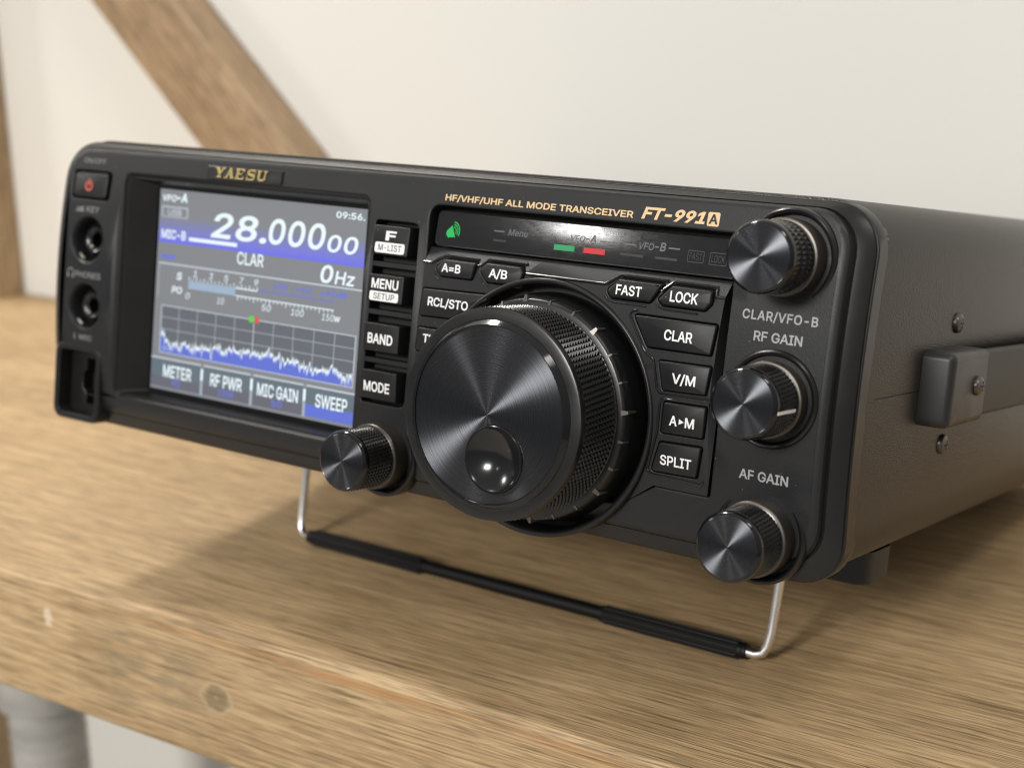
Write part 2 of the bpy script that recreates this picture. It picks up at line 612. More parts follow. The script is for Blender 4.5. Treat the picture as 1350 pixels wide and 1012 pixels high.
def sheet(mb, outer, holes, yf, mat=0, step=4.0, extra_edges=()):
    """triangulated face with openings; yf gives its depth at (x, z)"""
    vs, es = [], []
    def ring(pl):
        o = len(vs)
        vs.extend(Vector(p) for p in pl)
        es.extend((o + i, o + (i + 1) % len(pl)) for i in range(len(pl)))
    ring(outer)
    for h in holes:
        ring(h)
    for a, b in extra_edges:
        o = len(vs); vs.extend((Vector(a), Vector(b))); es.append((o, o + 1))
    xs = [p[0] for p in outer]; zs = [p[1] for p in outer]
    if step:
        z = min(zs) + step / 2
        while z < max(zs):
            x = min(xs) + step / 2
            while x < max(xs):
                if pin((x, z), outer) and not any(pin((x, z), h) for h in holes):
                    vs.append(Vector((x, z)))
                x += step
            z += step
    V, _, F, *_ = delaunay_2d_cdt(vs, es, [], 0, 1e-5)
    keep = []
    for f in F:
        cx = sum(V[i].x for i in f) / len(f); cz = sum(V[i].y for i in f) / len(f)
        if pin((cx, cz), outer) and not any(pin((cx, cz), h) for h in holes):
            keep.append(tuple(f))
    mb.add([(p.x, yf(p.x, p.y), p.y) for p in V], keep, mat)


def wall_of(mb, hole, yf, depth, lip=0.35, mat=0, floor=False, floor_mat=None):
    """rounded lip and side wall of an opening, optionally with its floor"""
    if area2(hole) < 0:
        hole = hole[::-1]
    rings = []
    for d, dy in ((0, 0.0), (lip * 0.30, lip * 0.05), (lip * 0.71, lip * 0.29), (lip * 0.95, lip * 0.7), (lip, lip), (lip, depth)):
        pl = inset(hole, d)
        rings.append([(p[0], yf(*h) + dy, p[1]) for p, h in zip(pl, hole)])
    mb.loft(rings, mat)
    if floor:
        pl = inset(hole, lip)
        o = len(mb.v)
        mb.v += [(p[0], yf(*h) + depth, p[1]) for p, h in zip(pl, hole)]
        mb.f.append(tuple(o + i for i in range(len(pl)))); mb.m.append(mat if floor_mat is None else floor_mat)


_font = None
try:
    import os
    fp = os.path.join(bpy.utils.system_resource('DATAFILES'), 'fonts', 'Inter.woff2')
    if os.path.exists(fp):
        _font = bpy.data.fonts.load(fp)
except Exception:
    _font = None


def text_polys(s, bold=0.022, spacing=1.0):
    """outline of the lettering, thickened by moving each contour, then filled where the winding is not zero"""
    cu = bpy.data.curves.new('tmp', 'FONT')
    cu.body = s
    if _font:
        cu.font = _font
    cu.fill_mode = 'NONE'
    cu.space_character = spacing
    cu.resolution_u = 3
    ob = bpy.data.objects.new('tmp', cu)
    COL.objects.link(ob)
    dg = bpy.context.evaluated_depsgraph_get()
    me = ob.evaluated_get(dg).to_mesh()
    P = [(v.co.x, v.co.y) for v in me.vertices]
    nxt = {}
    for e in me.edges:
        nxt.setdefault(e.vertices[0], []).append(e.vertices[1])
        nxt.setdefault(e.vertices[1], []).append(e.vertices[0])
    ob.evaluated_get(dg).to_mesh_clear()
    bpy.data.objects.remove(ob)
    bpy.data.curves.remove(cu)
    loops, seen = [], set()
    for i in range(len(P)):
        if i in seen or i not in nxt:
            continue
        lp, c, prev = [], i, None
        while c not in seen:
            seen.add(c); lp.append(c)
            c2 = [q for q in nxt[c] if q != prev and q not in seen]
            if not c2:
                break
            # follow the stored order so that the direction of the contour is kept
            c2.sort(key=lambda q: (q != c + 1, q))
            prev, c = c, c2[0]
        pts = [P[k] for k in lp]
        pts = [p for k, p in enumerate(pts) if (Vector(p) - Vector(pts[k - 1])).length > 1e-5]
        if len(pts) > 2:
            loops.append(pts)
    if not loops:
        return [], []
    # ink lies on one side of all contours: find which from the outermost loop
    big = max(loops, key=lambda l: abs(area2(l)))
    sgn = 1.0 if area2(big) > 0 else -1.0
    loops = [inset(l, -bold * sgn) for l in loops]
    vs, es = [], []
    for l in loops:
        o = len(vs)
        vs += [Vector(p) for p in l]
        es += [(o + k, o + (k + 1) % len(l)) for k in range(len(l))]
    V, _, F, *_ = delaunay_2d_cdt(vs, es, [], 0, 1e-6)
    box = [(min(p[0] for p in l), max(p[0] for p in l), min(p[1] for p in l), max(p[1] for p in l)) for l in loops]
    keep = []
    for f in F:
        x = sum(V[i].x for i in f) / 3; y = sum(V[i].y for i in f) / 3
        wn_ = 0
        for l, bb in zip(loops, box):
            if not (bb[0] <= x <= bb[1] and bb[2] <= y <= bb[3]):
                continue
            j = l[-1]
            for q in l:
                if (j[1] <= y) != (q[1] <= y):
                    xx = j[0] + (y - j[1]) * (q[0] - j[0]) / (q[1] - j[1])
                    if xx > x:
                        wn_ += 1 if q[1] > j[1] else -1
                j = q
        if wn_ != 0:
            keep.append(tuple(f))
    used = sorted({i for f in keep for i in f})
    mp = {i: k for k, i in enumerate(used)}
    return [(V[i].x, V[i].y) for i in used], [tuple(mp[i] for i in f) for f in keep]


def put_text(mb, s, x0, x1, z0, z1, yf, mat=0, bold=0.022, shear=0.0, spacing=1.0, ref=None):
    """lettering fitted to the measured box x0..x1, z0..z1 (cap height)"""
    V, F = text_polys(s, bold, spacing)
    H, _ = text_polys(ref or 'H', bold)
    hb, ht = min(p[1] for p in H), max(p[1] for p in H)
    V = [(p[0] + shear * (p[1] - hb), p[1]) for p in V]
    a, b = min(p[0] for p in V), max(p[0] for p in V)
    k = (x1 - x0) / (b - a)
    W = []
    for x, y in V:
        X = x0 + (x - a) * k
        Z = z0 + (y - hb) / (ht - hb) * (z1 - z0)
        W.append((X, yf(X, Z), Z))
    mb.add(W, F, mat)


def flat(y):
    return lambda x, z: y


def quad(mb, x0, x1, z0, z1, y, mat=0):
    mb.add([(x0, y, z0), (x1, y, z0), (x1, y, z1), (x0, y, z1)], [(0, 1, 2, 3)], mat)


def empty(name, loc, rot=(0, 0, 0), **props):
    o = bpy.data.objects.new(name, None)
    COL.objects.link(o)
    o.location = loc
    o.rotation_euler = rot
    o.empty_display_size = 0.02
    for k, v_ in props.items():
        o[k] = v_
    return o


def tag(o, **props):
    for k, v_ in props.items():
        o[k] = v_
    return o


# ------------------------------------------------------------------ the setting
Z0 = Vector((0, 0, 0))
YAW = 0.033
SHELF_ORG = (0.0, -0.0113, 0.0)          # a point of the shelf's front edge


def shelf_frame(x, y, z):
    c, s = math.cos(YAW), math.sin(YAW)
    return (SHELF_ORG[0] + c * x - s * y, SHELF_ORG[1] + s * x + c * y, z)


mb = MB()
mb.box(-2200, 1600, 256.5, 280, -330, 1500)
w = mb.build('wall', 'wall_paint', pivot=Z0)
w.location = shelf_frame(0, 0, 0); w.rotation_euler = (0, 0, YAW)
tag(w, kind='structure')
mb = MB()
mb.box(-2200, 1600, -1500, 256.4, -350, -330)
w = mb.build('floor', 'floor_grey', pivot=Z0)
w.location = shelf_frame(0, 0, 0); w.rotation_euler = (0, 0, YAW)
tag(w, kind='structure')

# shelf board with eased front edges
ring2 = []
for k in range(9):
    a = math.radians(90 + 90 * k / 8)
    ring2.append((2.4 + 2.4 * math.cos(a), -2.4 + 2.4 * math.sin(a)))
for k in range(7):
    a = math.radians(180 + 90 * k / 6)
    ring2.append((2.5 + 2.5 * math.cos(a), -37.0 + 2.5 * math.sin(a)))
ring2 += [(256, -39.5), (256, 0)]
mb = MB()
xs = [-620 + 20 * i for i in range(60)]
mb.loft([[(x, y, z) for y, z in ring2] for x in xs], cap0=True, cap1=True)
sh = mb.build('wooden_shelf', 'shelf_wood', pivot=Z0, sharp=40)
sh.location = shelf_frame(0, 0, 0); sh.rotation_euler = (0, 0, YAW)
tag(sh, label='thick pale brown wooden shelf board with streaky grain carrying the black radio', category='shelf')

# post at the back of the shelf
def bevel_box(mb, x0, x1, y0, y1, z0, z1, r):
    rr = rrect(x0, x1, y0, y1, r, 4)
    mb.loft([[(p[0], p[1], z) for p in rr] for z in (z0, z1)], cap0=True, cap1=True)


mb = MB()
bevel_box(mb, -375, -308, 238, 256, 0.0, 900, 1.5)
po = mb.build('wooden_post', 'post_wood', pivot=Vector((-344, 247, 0)), sharp=40)
po.location = shelf_frame(-0.344, 0.247, 0); po.rotation_euler = (0, 0, YAW)
tag(po, label='upright wooden post at the back of the shelf, far left of the radio', category='post')

# diagonal brace, built upright in its own frame and leaned over
LEAN = math.radians(44.5)
mb = MB()
rr = rrect(-19.2, 19.2, -10.5, 10.5, 1.5, 4)
mb.loft([[(p[0], p[1], z if z else -math.tan(LEAN) * p[0]) for p in rr] for z in (0, 620)], cap0=True, cap1=True)
br = mb.build('diagonal_brace', 'brace_wood', pivot=Z0, sharp=40)
br.rotation_euler = Matrix.Rotation(YAW, 3, 'Z').to_4x4().__matmul__(Matrix.Rotation(-LEAN, 4, 'Y')).to_euler()
br.location = shelf_frame(-0.042, 0.2455, 0.0)
tag(br, label='diagonal brown wooden brace leaning against the cream wall behind the radio', category='brace')

# wooden leg below the shelf
mb = MB()
bevel_box(mb, -30, 30, -17, 17, -330, -40.5, 1.5)
lg_ = mb.build('timber_upright', 'post_wood', pivot=Vector((0, 0, -330)), sharp=40)
lg_.location = shelf_frame(-0.352, 0.226, -0.330); lg_.rotation_euler = (0, 0, YAW)
tag(lg_, label='brown timber upright under the shelf board, at the far left behind the grey jar', category='timber')

# ------------------------------------------------------------------ the radio
PITCH = math.radians(-10)
radio = empty('radio_transceiver', (0.1145, 0.210514, 0.0), (PITCH, 0, 0),
              label='black tabletop radio transceiver with lit colour display and large tuning dial on the shelf', category='radio')

DIAL = (158.6, 26.9)
R_WELL = 27.6
KNOBS = {'clar': (212.4, 64.9), 'rf': (212.4, 36.9), 'af': (212.3, 8.9), 'multi': (115.3, 8.9)}

# --- front panel: face with openings, rounded border, slanted sides and the seam
face_o = rrect(0.3, 222.6, 7.8, 73.9, 7, 8)
rings_def = [(0.3, 222.6, 7.8, 73.9, 0.0, 7), (-0.5, 223.5, 6.2, 74.5, 0.10, 7.8), (-1.0, 224.2, 4.8, 74.85, 0.55, 8.3), (-1.3, 224.5, 4.0, 75.05, 1.5, 8.6),
             (-1.2, 224.6, 4.15, 75.0, 1.9, 8.5), (-1.7, 225.3, 3.8, 75.25, 1.55, 8.8), (-4.2, 228.35, 0.5, 76.15, 2.45, 9.6), (-4.5, 228.65, 0.25, 76.35, 2.7, 9.8),
             (-4.1, 228.25, 0.65, 75.95, 2.9, 9.6), (-4.1, 228.25, 0.65, 75.95, 3.3, 9.6), (-4.7, 228.8, 0.1, 76.5, 3.45, 9.9), (-4.9, 229.0, 0.0, 76.6, 3.8, 10),
             (-4.9, 229.0, 0.0, 76.6, 8.2, 10), (-4.4, 228.5, 0.5, 76.1, 8.8, 9.7), (-4.4, 228.5, 0.5, 76.1, 11.0, 9.7)]
hole_screen = rrect(21.3, 106.4, 8.6, 69.4, 2.8, 5)
hole_fcol = round_poly([(108.2, 20.6), (121.6, 20.6), (121.6, 64.1), (108.2, 64.1)], [0.8, 2.2, 2.4, 1.2])
hole_block = round_poly([(123.3, 8.6), (179.3, 8.6), (188.2, 14.3), (201.2, 14.3), (201.2, 69.0), (123.3, 69.0)], [1, 1, 1.2, 1.2, 1.5, 3.4])
hole_key = circ(10.0, 50.2, 6.6)
hole_ph = circ(10.3, 32.2, 6.6)
hole_pwr = rrect(1.3, 17.2, 60.6, 69.1, 1.6, 4)
mic_cut = rrect(1.5, 14.8, 9.0, 20.6, 1.5, 3)
mb = MB()
holes = [hole_screen, hole_fcol, hole_block, hole_key, hole_ph, hole_pwr]
sheet(mb, face_o, holes, flat(0.0), 0, 3.5)
rings = []
for xl, xr, zb, zt, d, r in rings_def:
    rings.append([(p[0], d, p[1]) for p in rrect(xl, xr, zb, zt, r, 8)])
# long sides need cuts so that they follow the bow

def dense_rrect(x0, x1, z0, z1, r):
    base = rrect(x0, x1, z0, z1, r, 8)
    out = []
    N = len(base)
    for i in range(N):
        a = base[i]; b = base[(i + 1) % N]
        out.append(a)
        if i % 9 == 8:
            k = 44
            for q in range(1, k):
                u = q / k
                out.append((a[0] + (b[0] - a[0]) * u, a[1] + (b[1] - a[1]) * u))
    return out


rings = [[(p[0], d, p[1]) for p in dense_rrect(xl, xr, zb, zt, r)] for xl, xr, zb, zt, d, r in rings_def]
mb.loft(rings[:4], 0)
mb.loft(rings[3:], 1)
# walls of the openings
wall_of(mb, hole_fcol, flat(0), 4.0, 0.25, 0, True, 2)
wall_of(mb, hole_block, flat(0), 5.5, 0.45, 0, True, 2)
wall_of(mb, hole_pwr, flat(0), 3.0, 0.45, 0, True, 2)
for (jx, jz) in ((10.0, 50.2), (10.3, 32.2)):
    mb.lathe(jx, jz, [(6.6, 0), (6.35, 0.08), (6.0, 0.5), (5.7, 1.6), (5.5, 4.8), (4.3, 5.0)], 40, 0)
# bars between the function keys
for zc in (53.6, 42.4, 31.0):
    mb.box(108.4, 121.4, 0.9, 4.0, zc - 0.55, zc + 0.55, 0)
front = mb.build('front_panel', ['panel_black', 'bezel_black', 'deep_black'], radio, bowed=True, sharp=28)
# the microphone socket is set into the lower left corner: open the panel behind it
bm = bmesh.new()
bm.from_mesh(front.data)
dead = []
for f in bm.faces:
    c = f.calc_center_median() / MM + PIV
    if c.x < 15.6 and c.z < 20.0 and c.y < 7.0:
        dead.append(f)
bmesh.ops.delete(bm, geom=dead, context='FACES')
bm.to_mesh(front.data)
bm.free()

# screen recess (slanting reveal down to the display)
mb = MB()
o_ = rrect(21.3, 106.4, 8.6, 69.4, 2.8, 5)
i_ = rrect(28.3, 102.0, 11.0, 66.5, 0.8, 5)
N = len(o_)
r0 = [(p[0], bow(p[1]), p[1]) for p in o_]
pl = inset(o_, 0.5)
r1 = [(p[0], bow(q[1]) + 0.12, p[1]) for p, q in zip(pl, o_)]
pl = inset(o_, 0.8)
r2 = [(p[0], bow(q[1]) + 0.5, p[1]) for p, q in zip(pl, o_)]
pl = inset(o_, 1.2)
r2b = [(p[0], bow(q[1]) + 0.9, p[1]) for p, q in zip(pl, o_)]
pl = inset(o_, 1.6)
r2c = [(p[0], bow(q[1]) * 0.8 + 1.3, p[1]) for p, q in zip(pl, o_)]
r3 = [(p[0], 7.9, p[1]) for p in i_]
r4 = [(p[0], 8.6, p[1]) for p in i_]
mb.loft([r0, r1, r2, r2b, r2c, r3, r4], 0)
mb.build('screen_surround', ['bezel_black'], radio, sharp=30)

# ---- display
SX, SZ, SW, SHT, SY = 29.2, 65.7, 71.3, 53.5, 8.0


def U(u):
    return SX + u * SW


def Vv(v_):
    return SZ - v_ * SHT


mb = MB()
mb.box(27.5, 103.0, SY + 0.02, SY + 1.2, 10.2, 67.2, 1)
quad(mb, U(0), U(1.0), Vv(1.0), Vv(0), SY, 0)
disp = mb.build('display_screen', ['lcd_ground', 'gloss_black'], radio)
L1, L2, L3 = SY - 0.05, SY - 0.09, SY - 0.13


def uq(mb, u0, u1, v0, v1, y, mat):
    quad(mb, U(u0), U(u1), Vv(v1), Vv(v0), y, mat)


def ut(mb, s, u0, u1, v0, v1, y, mat=0, **kw):
    put_text(mb, s, U(u0), U(u1), Vv(v1), Vv(v0), flat(y), mat, **kw)


mb = MB()
uq(mb, 0.003, 1.0, 0.135, 0.262, L1, 0)
mb.build('frequency_band', ['lcd_band'], disp)
mb = MB()
ut(mb, '28.', 0.273, 0.548, 0.089, 0.210, L2, 0, bold=0.018, shear=0.15)
ut(mb, '000', 0.558, 0.822, 0.087, 0.207, L2, 0, bold=0.018, shear=0.15, spacing=1.05)
ut(mb, '00', 0.833, 0.970, 0.131, 0.210, L2, 0, bold=0.018, shear=0.15, spacing=1.05)
ut(mb, 'VFO', 0.015, 0.088, 0.026, 0.058, L2, 0, shear=0.1)
ut(mb, '-A', 0.09, 0.145, 0.013, 0.058, L2, 0, bold=0.03, shear=0.1)
ut(mb, '09:56.', 0.864, 0.992, 0.022, 0.052, L2, 0, bold=0.02)
ut(mb, 'CLAR', 0.412, 0.542, 0.263, 0.322, L2, 0, bold=0.012)
ut(mb, '0', 0.811, 0.868, 0.272, 0.354, L2, 0, bold=0.02, shear=0.13)
ut(mb, 'Hz', 0.876, 0.966, 0.293, 0.354, L2, 0, bold=0.015, shear=0.13)
ut(mb, 'MIC-B', 0.018, 0.146, 0.198, 0.243, L2, 0, bold=0.02)
uq(mb, 0.163, 0.408, 0.224, 0.242, L2, 0)
# boxed mode flag
uq(mb, 0.014, 0.150, 0.083, 0.0885, L1, 1); uq(mb, 0.014, 0.150, 0.1325, 0.138, L1, 1)
uq(mb, 0.014, 0.0185, 0.0890, 0.1320, L1, 1); uq(mb, 0.1455, 0.150, 0.0890, 0.1320, L1, 1)
ut(mb, 'USB', 0.047, 0.117, 0.096, 0.126, L2, 1, bold=0.01)
uq(mb, 0.42, 0.95, 0.2600, 0.2625, L2, 2)
ut(mb, 'WIRES', 0.022, 0.096, 0.320, 0.343, L2, 2) if False else uq(mb, 0.022, 0.096, 0.322, 0.342, L2, 2)
mb.build('frequency_readout', ['lcd_white', 'lcd_line', 'lcd_bluetext'], disp)

mb = MB()
uq(mb, 0.012, 1.0, 0.3630, 0.3700, L1, 1)
uq(mb, 0.012, 0.0165, 0.3705, 0.54, L1, 3)
ut(mb, 'S', 0.110, 0.138, 0.403, 0.440, L2, 0, bold=0.02, shear=0.12)
ut(mb, 'PO', 0.088, 0.142, 0.474, 0.508, L2, 0, bold=0.02, shear=0.12)
for s, u in (('1', 0.205), ('3', 0.287), ('5', 0.364), ('7', 0.440), ('9', 0.513)):
    ut(mb, s, u - 0.010, u + 0.010, 0.384, 0.414, L2, 0, bold=0.0, shear=0.15)
for s, u, hw in (('+20', 0.629, 0.035), ('+40', 0.737, 0.037), ('+60dB', 0.875, 0.062)):
    ut(mb, s, u - hw, u + hw, 0.386, 0.414, L2, 2, shear=0.12)
uq(mb, 0.173, 0.412, 0.437, 0.476, L1, 4)
uq(mb, 0.4125, 0.520, 0.4355, 0.4410, L1, 0)
uq(mb, 0.5205, 0.877, 0.4330, 0.4380, L1, 2)
uq(mb, 0.4125, 0.882, 0.4720, 0.4765, L1, 0)
for k in range(19):
    u = 0.175 + k * 0.01905
    hgt = 0.017 if k % 2 == 0 else 0.010
    uq(mb, u, u + 0.0035, 0.434 - hgt, 0.4345, L2, 0)
for k in range(8):
    u = 0.55 + k * 0.045
    uq(mb, u, u + 0.0035, 0.419, 0.4325, L2, 2)
for k in range(24):
    u = 0.425 + k * 0.0195
    hgt = 0.018 if k % 4 == 0 else 0.010
    uq(mb, u, u + 0.0035, 0.477, 0.4775 + hgt, L2, 0)
for s, u, hw in (('0', 0.173, 0.011), ('10', 0.342, 0.018), ('50', 0.568, 0.022), ('100', 0.716, 0.030), ('150', 0.857, 0.028)):
    ut(mb, s, u - hw, u + hw, 0.496, 0.526, L2, 0, bold=0.0, shear=0.15)
ut(mb, 'W', 0.887, 0.914, 0.500, 0.526, L2, 0, shear=0.15)
mb.build('signal_meter', ['lcd_white', 'lcd_line', 'lcd_bluetext', 'lcd_dim', 'lcd_bar'], disp)

# band scope: frame, grid, noise floor
mb = MB()
g0, g1, h0, h1 = 0.038, 0.989, 0.5745, 0.815
uq(mb, g0, g1, h0, h0 + 0.0045, L1, 1); uq(mb, g0, g1, h1 - 0.0045, h1, L1, 1)
uq(mb, g0, g0 + 0.004, h0 + 0.005, h1 - 0.005, L1, 1); uq(mb, g1 - 0.004, g1, h0 + 0.005, h1 - 0.005, L1, 1)
for k in range(1, 10):
    u = g0 + (g1 - g0) * k / 10
    if k != 5:
        uq(mb, u - 0.0016, u + 0.0016, h0 + 0.0048, h1 - 0.0048, L1 + 0.02, 2)
for k in range(1, 4):
    v_ = h0 + (h1 - h0) * k / 4
    uq(mb, g0 + 0.0045, g1 - 0.0045, v_ - 0.0018, v_ + 0.0018, L1 + 0.01, 2)
uq(mb, 0.5115, 0.5150, h0 + 0.018, 0.745, L1 - 0.01, 6)
uq(mb, 0.490, 0.5120, h0 - 0.014, h0 + 0.017, L2, 4)
uq(mb, 0.5165, 0.538, h0 - 0.014, h0 + 0.017, L2, 5)
rnd = random.Random(3)
NP = 290
lev = []
prev = 0
for k in range(NP):
    x = k / (NP - 1)
    prev = prev * 0.25 + rnd.gauss(0, 1)
    base = 0.745 + 0.012 * math.sin(x * 9) + 0.006 * math.sin(x * 23 + 1)
    if x < 0.022:
        base = 0.70 + abs(x - 0.010) * 3.0
    base -= 0.032 * math.exp(-((x - 0.585) / 0.018) ** 2) + 0.018 * math.exp(-((x - 0.905) / 0.02) ** 2) + 0.016 * math.exp(-((x - 0.30) / 0.03) ** 2)
    if x > 0.955:
        base += 0.02
    lev.append(min(0.80, base - 0.013 * prev))
us = [g0 + 0.006 + (g1 - g0 - 0.012) * k / (NP - 1) for k in range(NP)]
vs_ = []
fs_ = []
for k in range(NP):
    vs_ += [(U(us[k]), L2 + 0.015, Vv(lev[k])), (U(us[k]), L2 + 0.015, Vv(h1 - 0.004))]
    if k:
        fs_.append((2 * k - 2, 2 * k - 1, 2 * k + 1, 2 * k))
mb.add(vs_, fs_, 3)
uq(mb, g0 + 0.004, g1 - 0.004, h0 + 0.0045, h1 - 0.0045, L1 + 0.035, 7)
# the bright trace on top of it
vs_, fs_ = [], []
for k in range(NP):
    a = max(1, k)
    thick = 0.006 + 0.45 * abs(lev[k] - lev[k - 1] if k else 0) + 0.006 * rnd.random()
    vs_ += [(U(us[k]), L2, Vv(lev[k] - 0.003)), (U(us[k]), L2, Vv(min(0.81, lev[k] + thick)))]
    if k:
        fs_.append((2 * k - 2, 2 * k - 1, 2 * k + 1, 2 * k))
mb.add(vs_, fs_, 0)
ut(mb, 'SPAN', 0.055, 0.110, 0.780, 0.802, L3, 1, bold=0.0)
ut(mb, '50K', 0.933, 0.980, 0.778, 0.806, L3, 1, bold=0.0)
mb.build('band_scope', ['lcd_white', 'lcd_line', 'lcd_dim', 'lcd_blue', 'lcd_green', 'lcd_red', 'lcd_line', 'lcd_plot'], disp)

uqs = [(0.0, 0.262), (0.276, 0.513), (0.527, 0.767), (0.780, 1.0)]
txt = [('METER', 0.066, 0.216, 'PO', 0.118, 0.158), ('RF PWR', 0.314, 0.474, '100W', 0.357, 0.437), ('MIC GAIN', 0.549, 0.745, '50', 0.620, 0.672), ('SWEEP', 0.826, 0.971, None, 0, 0)]
for (a, b), (s, u0, u1, s2, w0, w1) in zip(uqs, txt):
    mb = MB()
    uq(mb, a, b, 0.848, 0.928, L1, 1)
    if s2:
        uq(mb, a, b, 0.9285, 0.985, L1, 4)
        ut(mb, s2, w0, w1, 0.941, 0.975, L2, 2, bold=0.015)
    else:
        uq(mb, a, b, 0.9285, 0.985, L1, 3)
    uq(mb, a, b, 0.838, 0.8455, L1, 5)
    ut(mb, s, u0, u1, 0.872, 0.934, L2, 0, bold=0.018)
    if b < 0.99:
        uq(mb, b + 0.001, b + 0.013, 0.860, 0.916, L2, 0)
        uq(mb, b + 0.001, b + 0.013, 0.9165, 0.99, L2, 6)
    mb.build('soft_key', ['lcd_white', 'lcd_key', 'lcd_bluetext', 'lcd_blue', 'lcd_foot', 'lcd_line', 'lcd_dim'], disp)

# ---- buttons
def button(poly, yf, proud=1.2, base=2.0, r=0.35, ins=0.30, mat='button_black', bowed=True, name='button', taper=0.25):
    """key cap with eased edges; poly is its top outline"""
    mb = MB()
    if area2(poly) < 0:
        poly = poly[::-1]
    out0 = inset(poly, -taper)
    rings = [[(p[0], yf(*p) + base, p[1]) for p in out0],
             [(p[0], yf(*p) - proud + ins * 1.2, p[1]) for p in inset(poly, -0.03)],
             [(p[0], yf(*p) - proud + ins * 0.55, p[1]) for p in inset(poly, ins * 0.15)],
             [(p[0], yf(*p) - proud + ins * 0.15, p[1]) for p in inset(poly, ins * 0.5)],
             [(p[0], yf(*p) - proud, p[1]) for p in inset(poly, ins)]]
    mb.loft(rings, 0, cap1=True)
    return mb


def finish(mb, legend, name='button', label=None):
    b = mb.build(name, ['button_black'], radio, bowed=True, sharp=40)
    if legend:
        legend.build('legend', ['print_white', 'button_black'], b, bowed=True)
    return b


TOPF = -0.35
fb = [(62.6, 55.9), (51.2, 44.9), (39.8, 33.3), (28.7, 21.9)]
fx0, fx1 = 108.6, 119.1
for k, (zt, zb) in enumerate(fb):
    m1 = button(rrect(fx0, fx1, zb, zt, 0.35, 3), flat(0), proud=0.35, base=3.8, ins=0.22, taper=0.1)
    lg = MB()
    yy = flat(-0.35 - 0.06)
    y2 = flat(-0.35 - 0.10)
    if k == 0:
        put_text(lg, 'F', 112.3, 115.4, 59.25, 61.45, yy, 0, bold=0.03)
        pl = rrect(109.5, 118.2, 56.35, 58.75, 0.5, 3)
        lg.add([(p[0], -0.41, p[1]) for p in pl], [tuple(range(len(pl)))], 0)
        put_text(lg, 'M-LIST', 110.5, 117.3, 56.85, 58.30, y2, 1, bold=0.004)
    elif k == 1:
        put_text(lg, 'MENU', 109.8, 117.7, 48.0, 50.3, yy, 0, bold=0.020)
        pl = rrect(109.5, 118.0, 45.15, 47.35, 0.5, 3)
        lg.add([(p[0], -0.41, p[1]) for p in pl], [tuple(range(len(pl)))], 0)
        put_text(lg, 'SETUP', 110.7, 116.9, 45.55, 46.95, y2, 1, bold=0.004)
    elif k == 2:
        put_text(lg, 'BAND', 110.0, 117.4, 35.1, 37.5, yy, 0, bold=0.020)
    else:
        put_text(lg, 'MODE', 109.5, 117.2, 23.7, 26.1, yy, 0, bold=0.020)
    finish(m1, lg, 'function_key')

# ---- key block round the dial
RIDGE = 55.55


def yblk(x, z):
    return -0.15 + max(0.0, (z - RIDGE) / 3.35 * 2.3)


arc = []
a0 = math.degrees(math.atan2(9.0 - DIAL[1], -20.8)) % 360
nA = 72
aS, aE = 220.7, -40.7
for k in range(nA + 1):
    a = math.radians(aS + (aE - aS) * k / nA)
    arc.append((DIAL[0] + R_WELL * math.cos(a), DIAL[1] + R_WELL * math.sin(a)))
blk = [(124.0, 9.0)] + [(arc[0][0], 9.0)] + arc[1:-1] + [(arc[-1][0], 9.0), (187.8, 14.9), (200.3, 14.9), (200.3, 58.9), (124.0, 58.9)]
keys = [
    ('A=B', round_poly([(127.5, 54.3), (129.4, 52.7), (138.0, 52.7), (138.8, 56.5), (130.0, 56.6)], [1.2, 1.0, 0.5, 0.4, 1.3]), (129.7, 134.9, 53.75, 55.65)),
    ('A/B', round_poly([(139.8, 55.0), (142.2, 52.6), (150.9, 52.6), (151.6, 55.5), (150.7, 56.8), (141.5, 56.9)], [1.0, 0.8, 0.8, 0.5, 0.5, 1.0]), (142.7, 147.6, 53.8, 55.75)),
    ('FAST', round_poly([(172.7, 54.2), (174.1, 52.7), (183.3, 52.7), (185.9, 56.8), (175.5, 56.9)], [1.0, 0.9, 0.8, 0.4, 0.8]), (175.2, 181.3, 53.65, 55.75)),
    ('LOCK', round_poly([(184.9, 53.6), (186.4, 52.5), (196.0, 52.5), (197.3, 54.0), (197.4, 56.7), (188.0, 56.8)], [0.8, 0.8, 1.0, 0.6, 0.8, 0.8]), (188.0, 194.4, 53.55, 55.75)),
    ('RCL/STO', round_poly([(124.5, 43.3), (133.2, 43.5), (143.0, 48.6), (142.6, 49.8), (124.9, 49.4)], [0.4, 0.4, 0.8, 0.6, 0.4]), (126.8, 138.0, 45.75, 47.75)),
    ('TUNE', round_poly([(124.2, 35.2), (130.4, 35.2), (131.6, 40.5), (124.6, 40.5)], 0.4), (126.3, 133.2, 37.2, 39.2)),
    ('CLAR', round_poly([(184.0, 43.7), (198.5, 43.8), (199.2, 49.9), (180.1, 49.9)], [0.5, 0.4, 0.4, 0.5]), (187.7, 194.2, 45.6, 47.8)),
    ('V/M', round_poly([(188.5, 35.3), (198.3, 35.6), (199.0, 41.4), (187.0, 41.2)], [0.4, 0.4, 0.4, 0.4]), (190.5, 195.9, 37.0, 39.1)),
    ('A M', round_poly([(188.9, 26.5), (198.5, 26.7), (198.8, 33.1), (189.1, 32.9)], [0.4, 0.4, 0.4, 0.6]), (190.7, 196.5, 28.3, 30.4)),
    ('SPLIT', round_poly([(187.2, 18.1), (197.7, 18.3), (198.4, 24.7), (188.8, 24.4)], [0.7, 0.6, 0.4, 0.6]), (189.3, 196.5, 19.8, 21.9)),
]
mb = MB()
pockets = []
for s, poly, _ in keys:
    pk = inset(poly, -0.42 if len(s) < 5 and '/' in s or s in ('A=B', 'FAST', 'LOCK') else -0.5)
    pockets.append(pk)
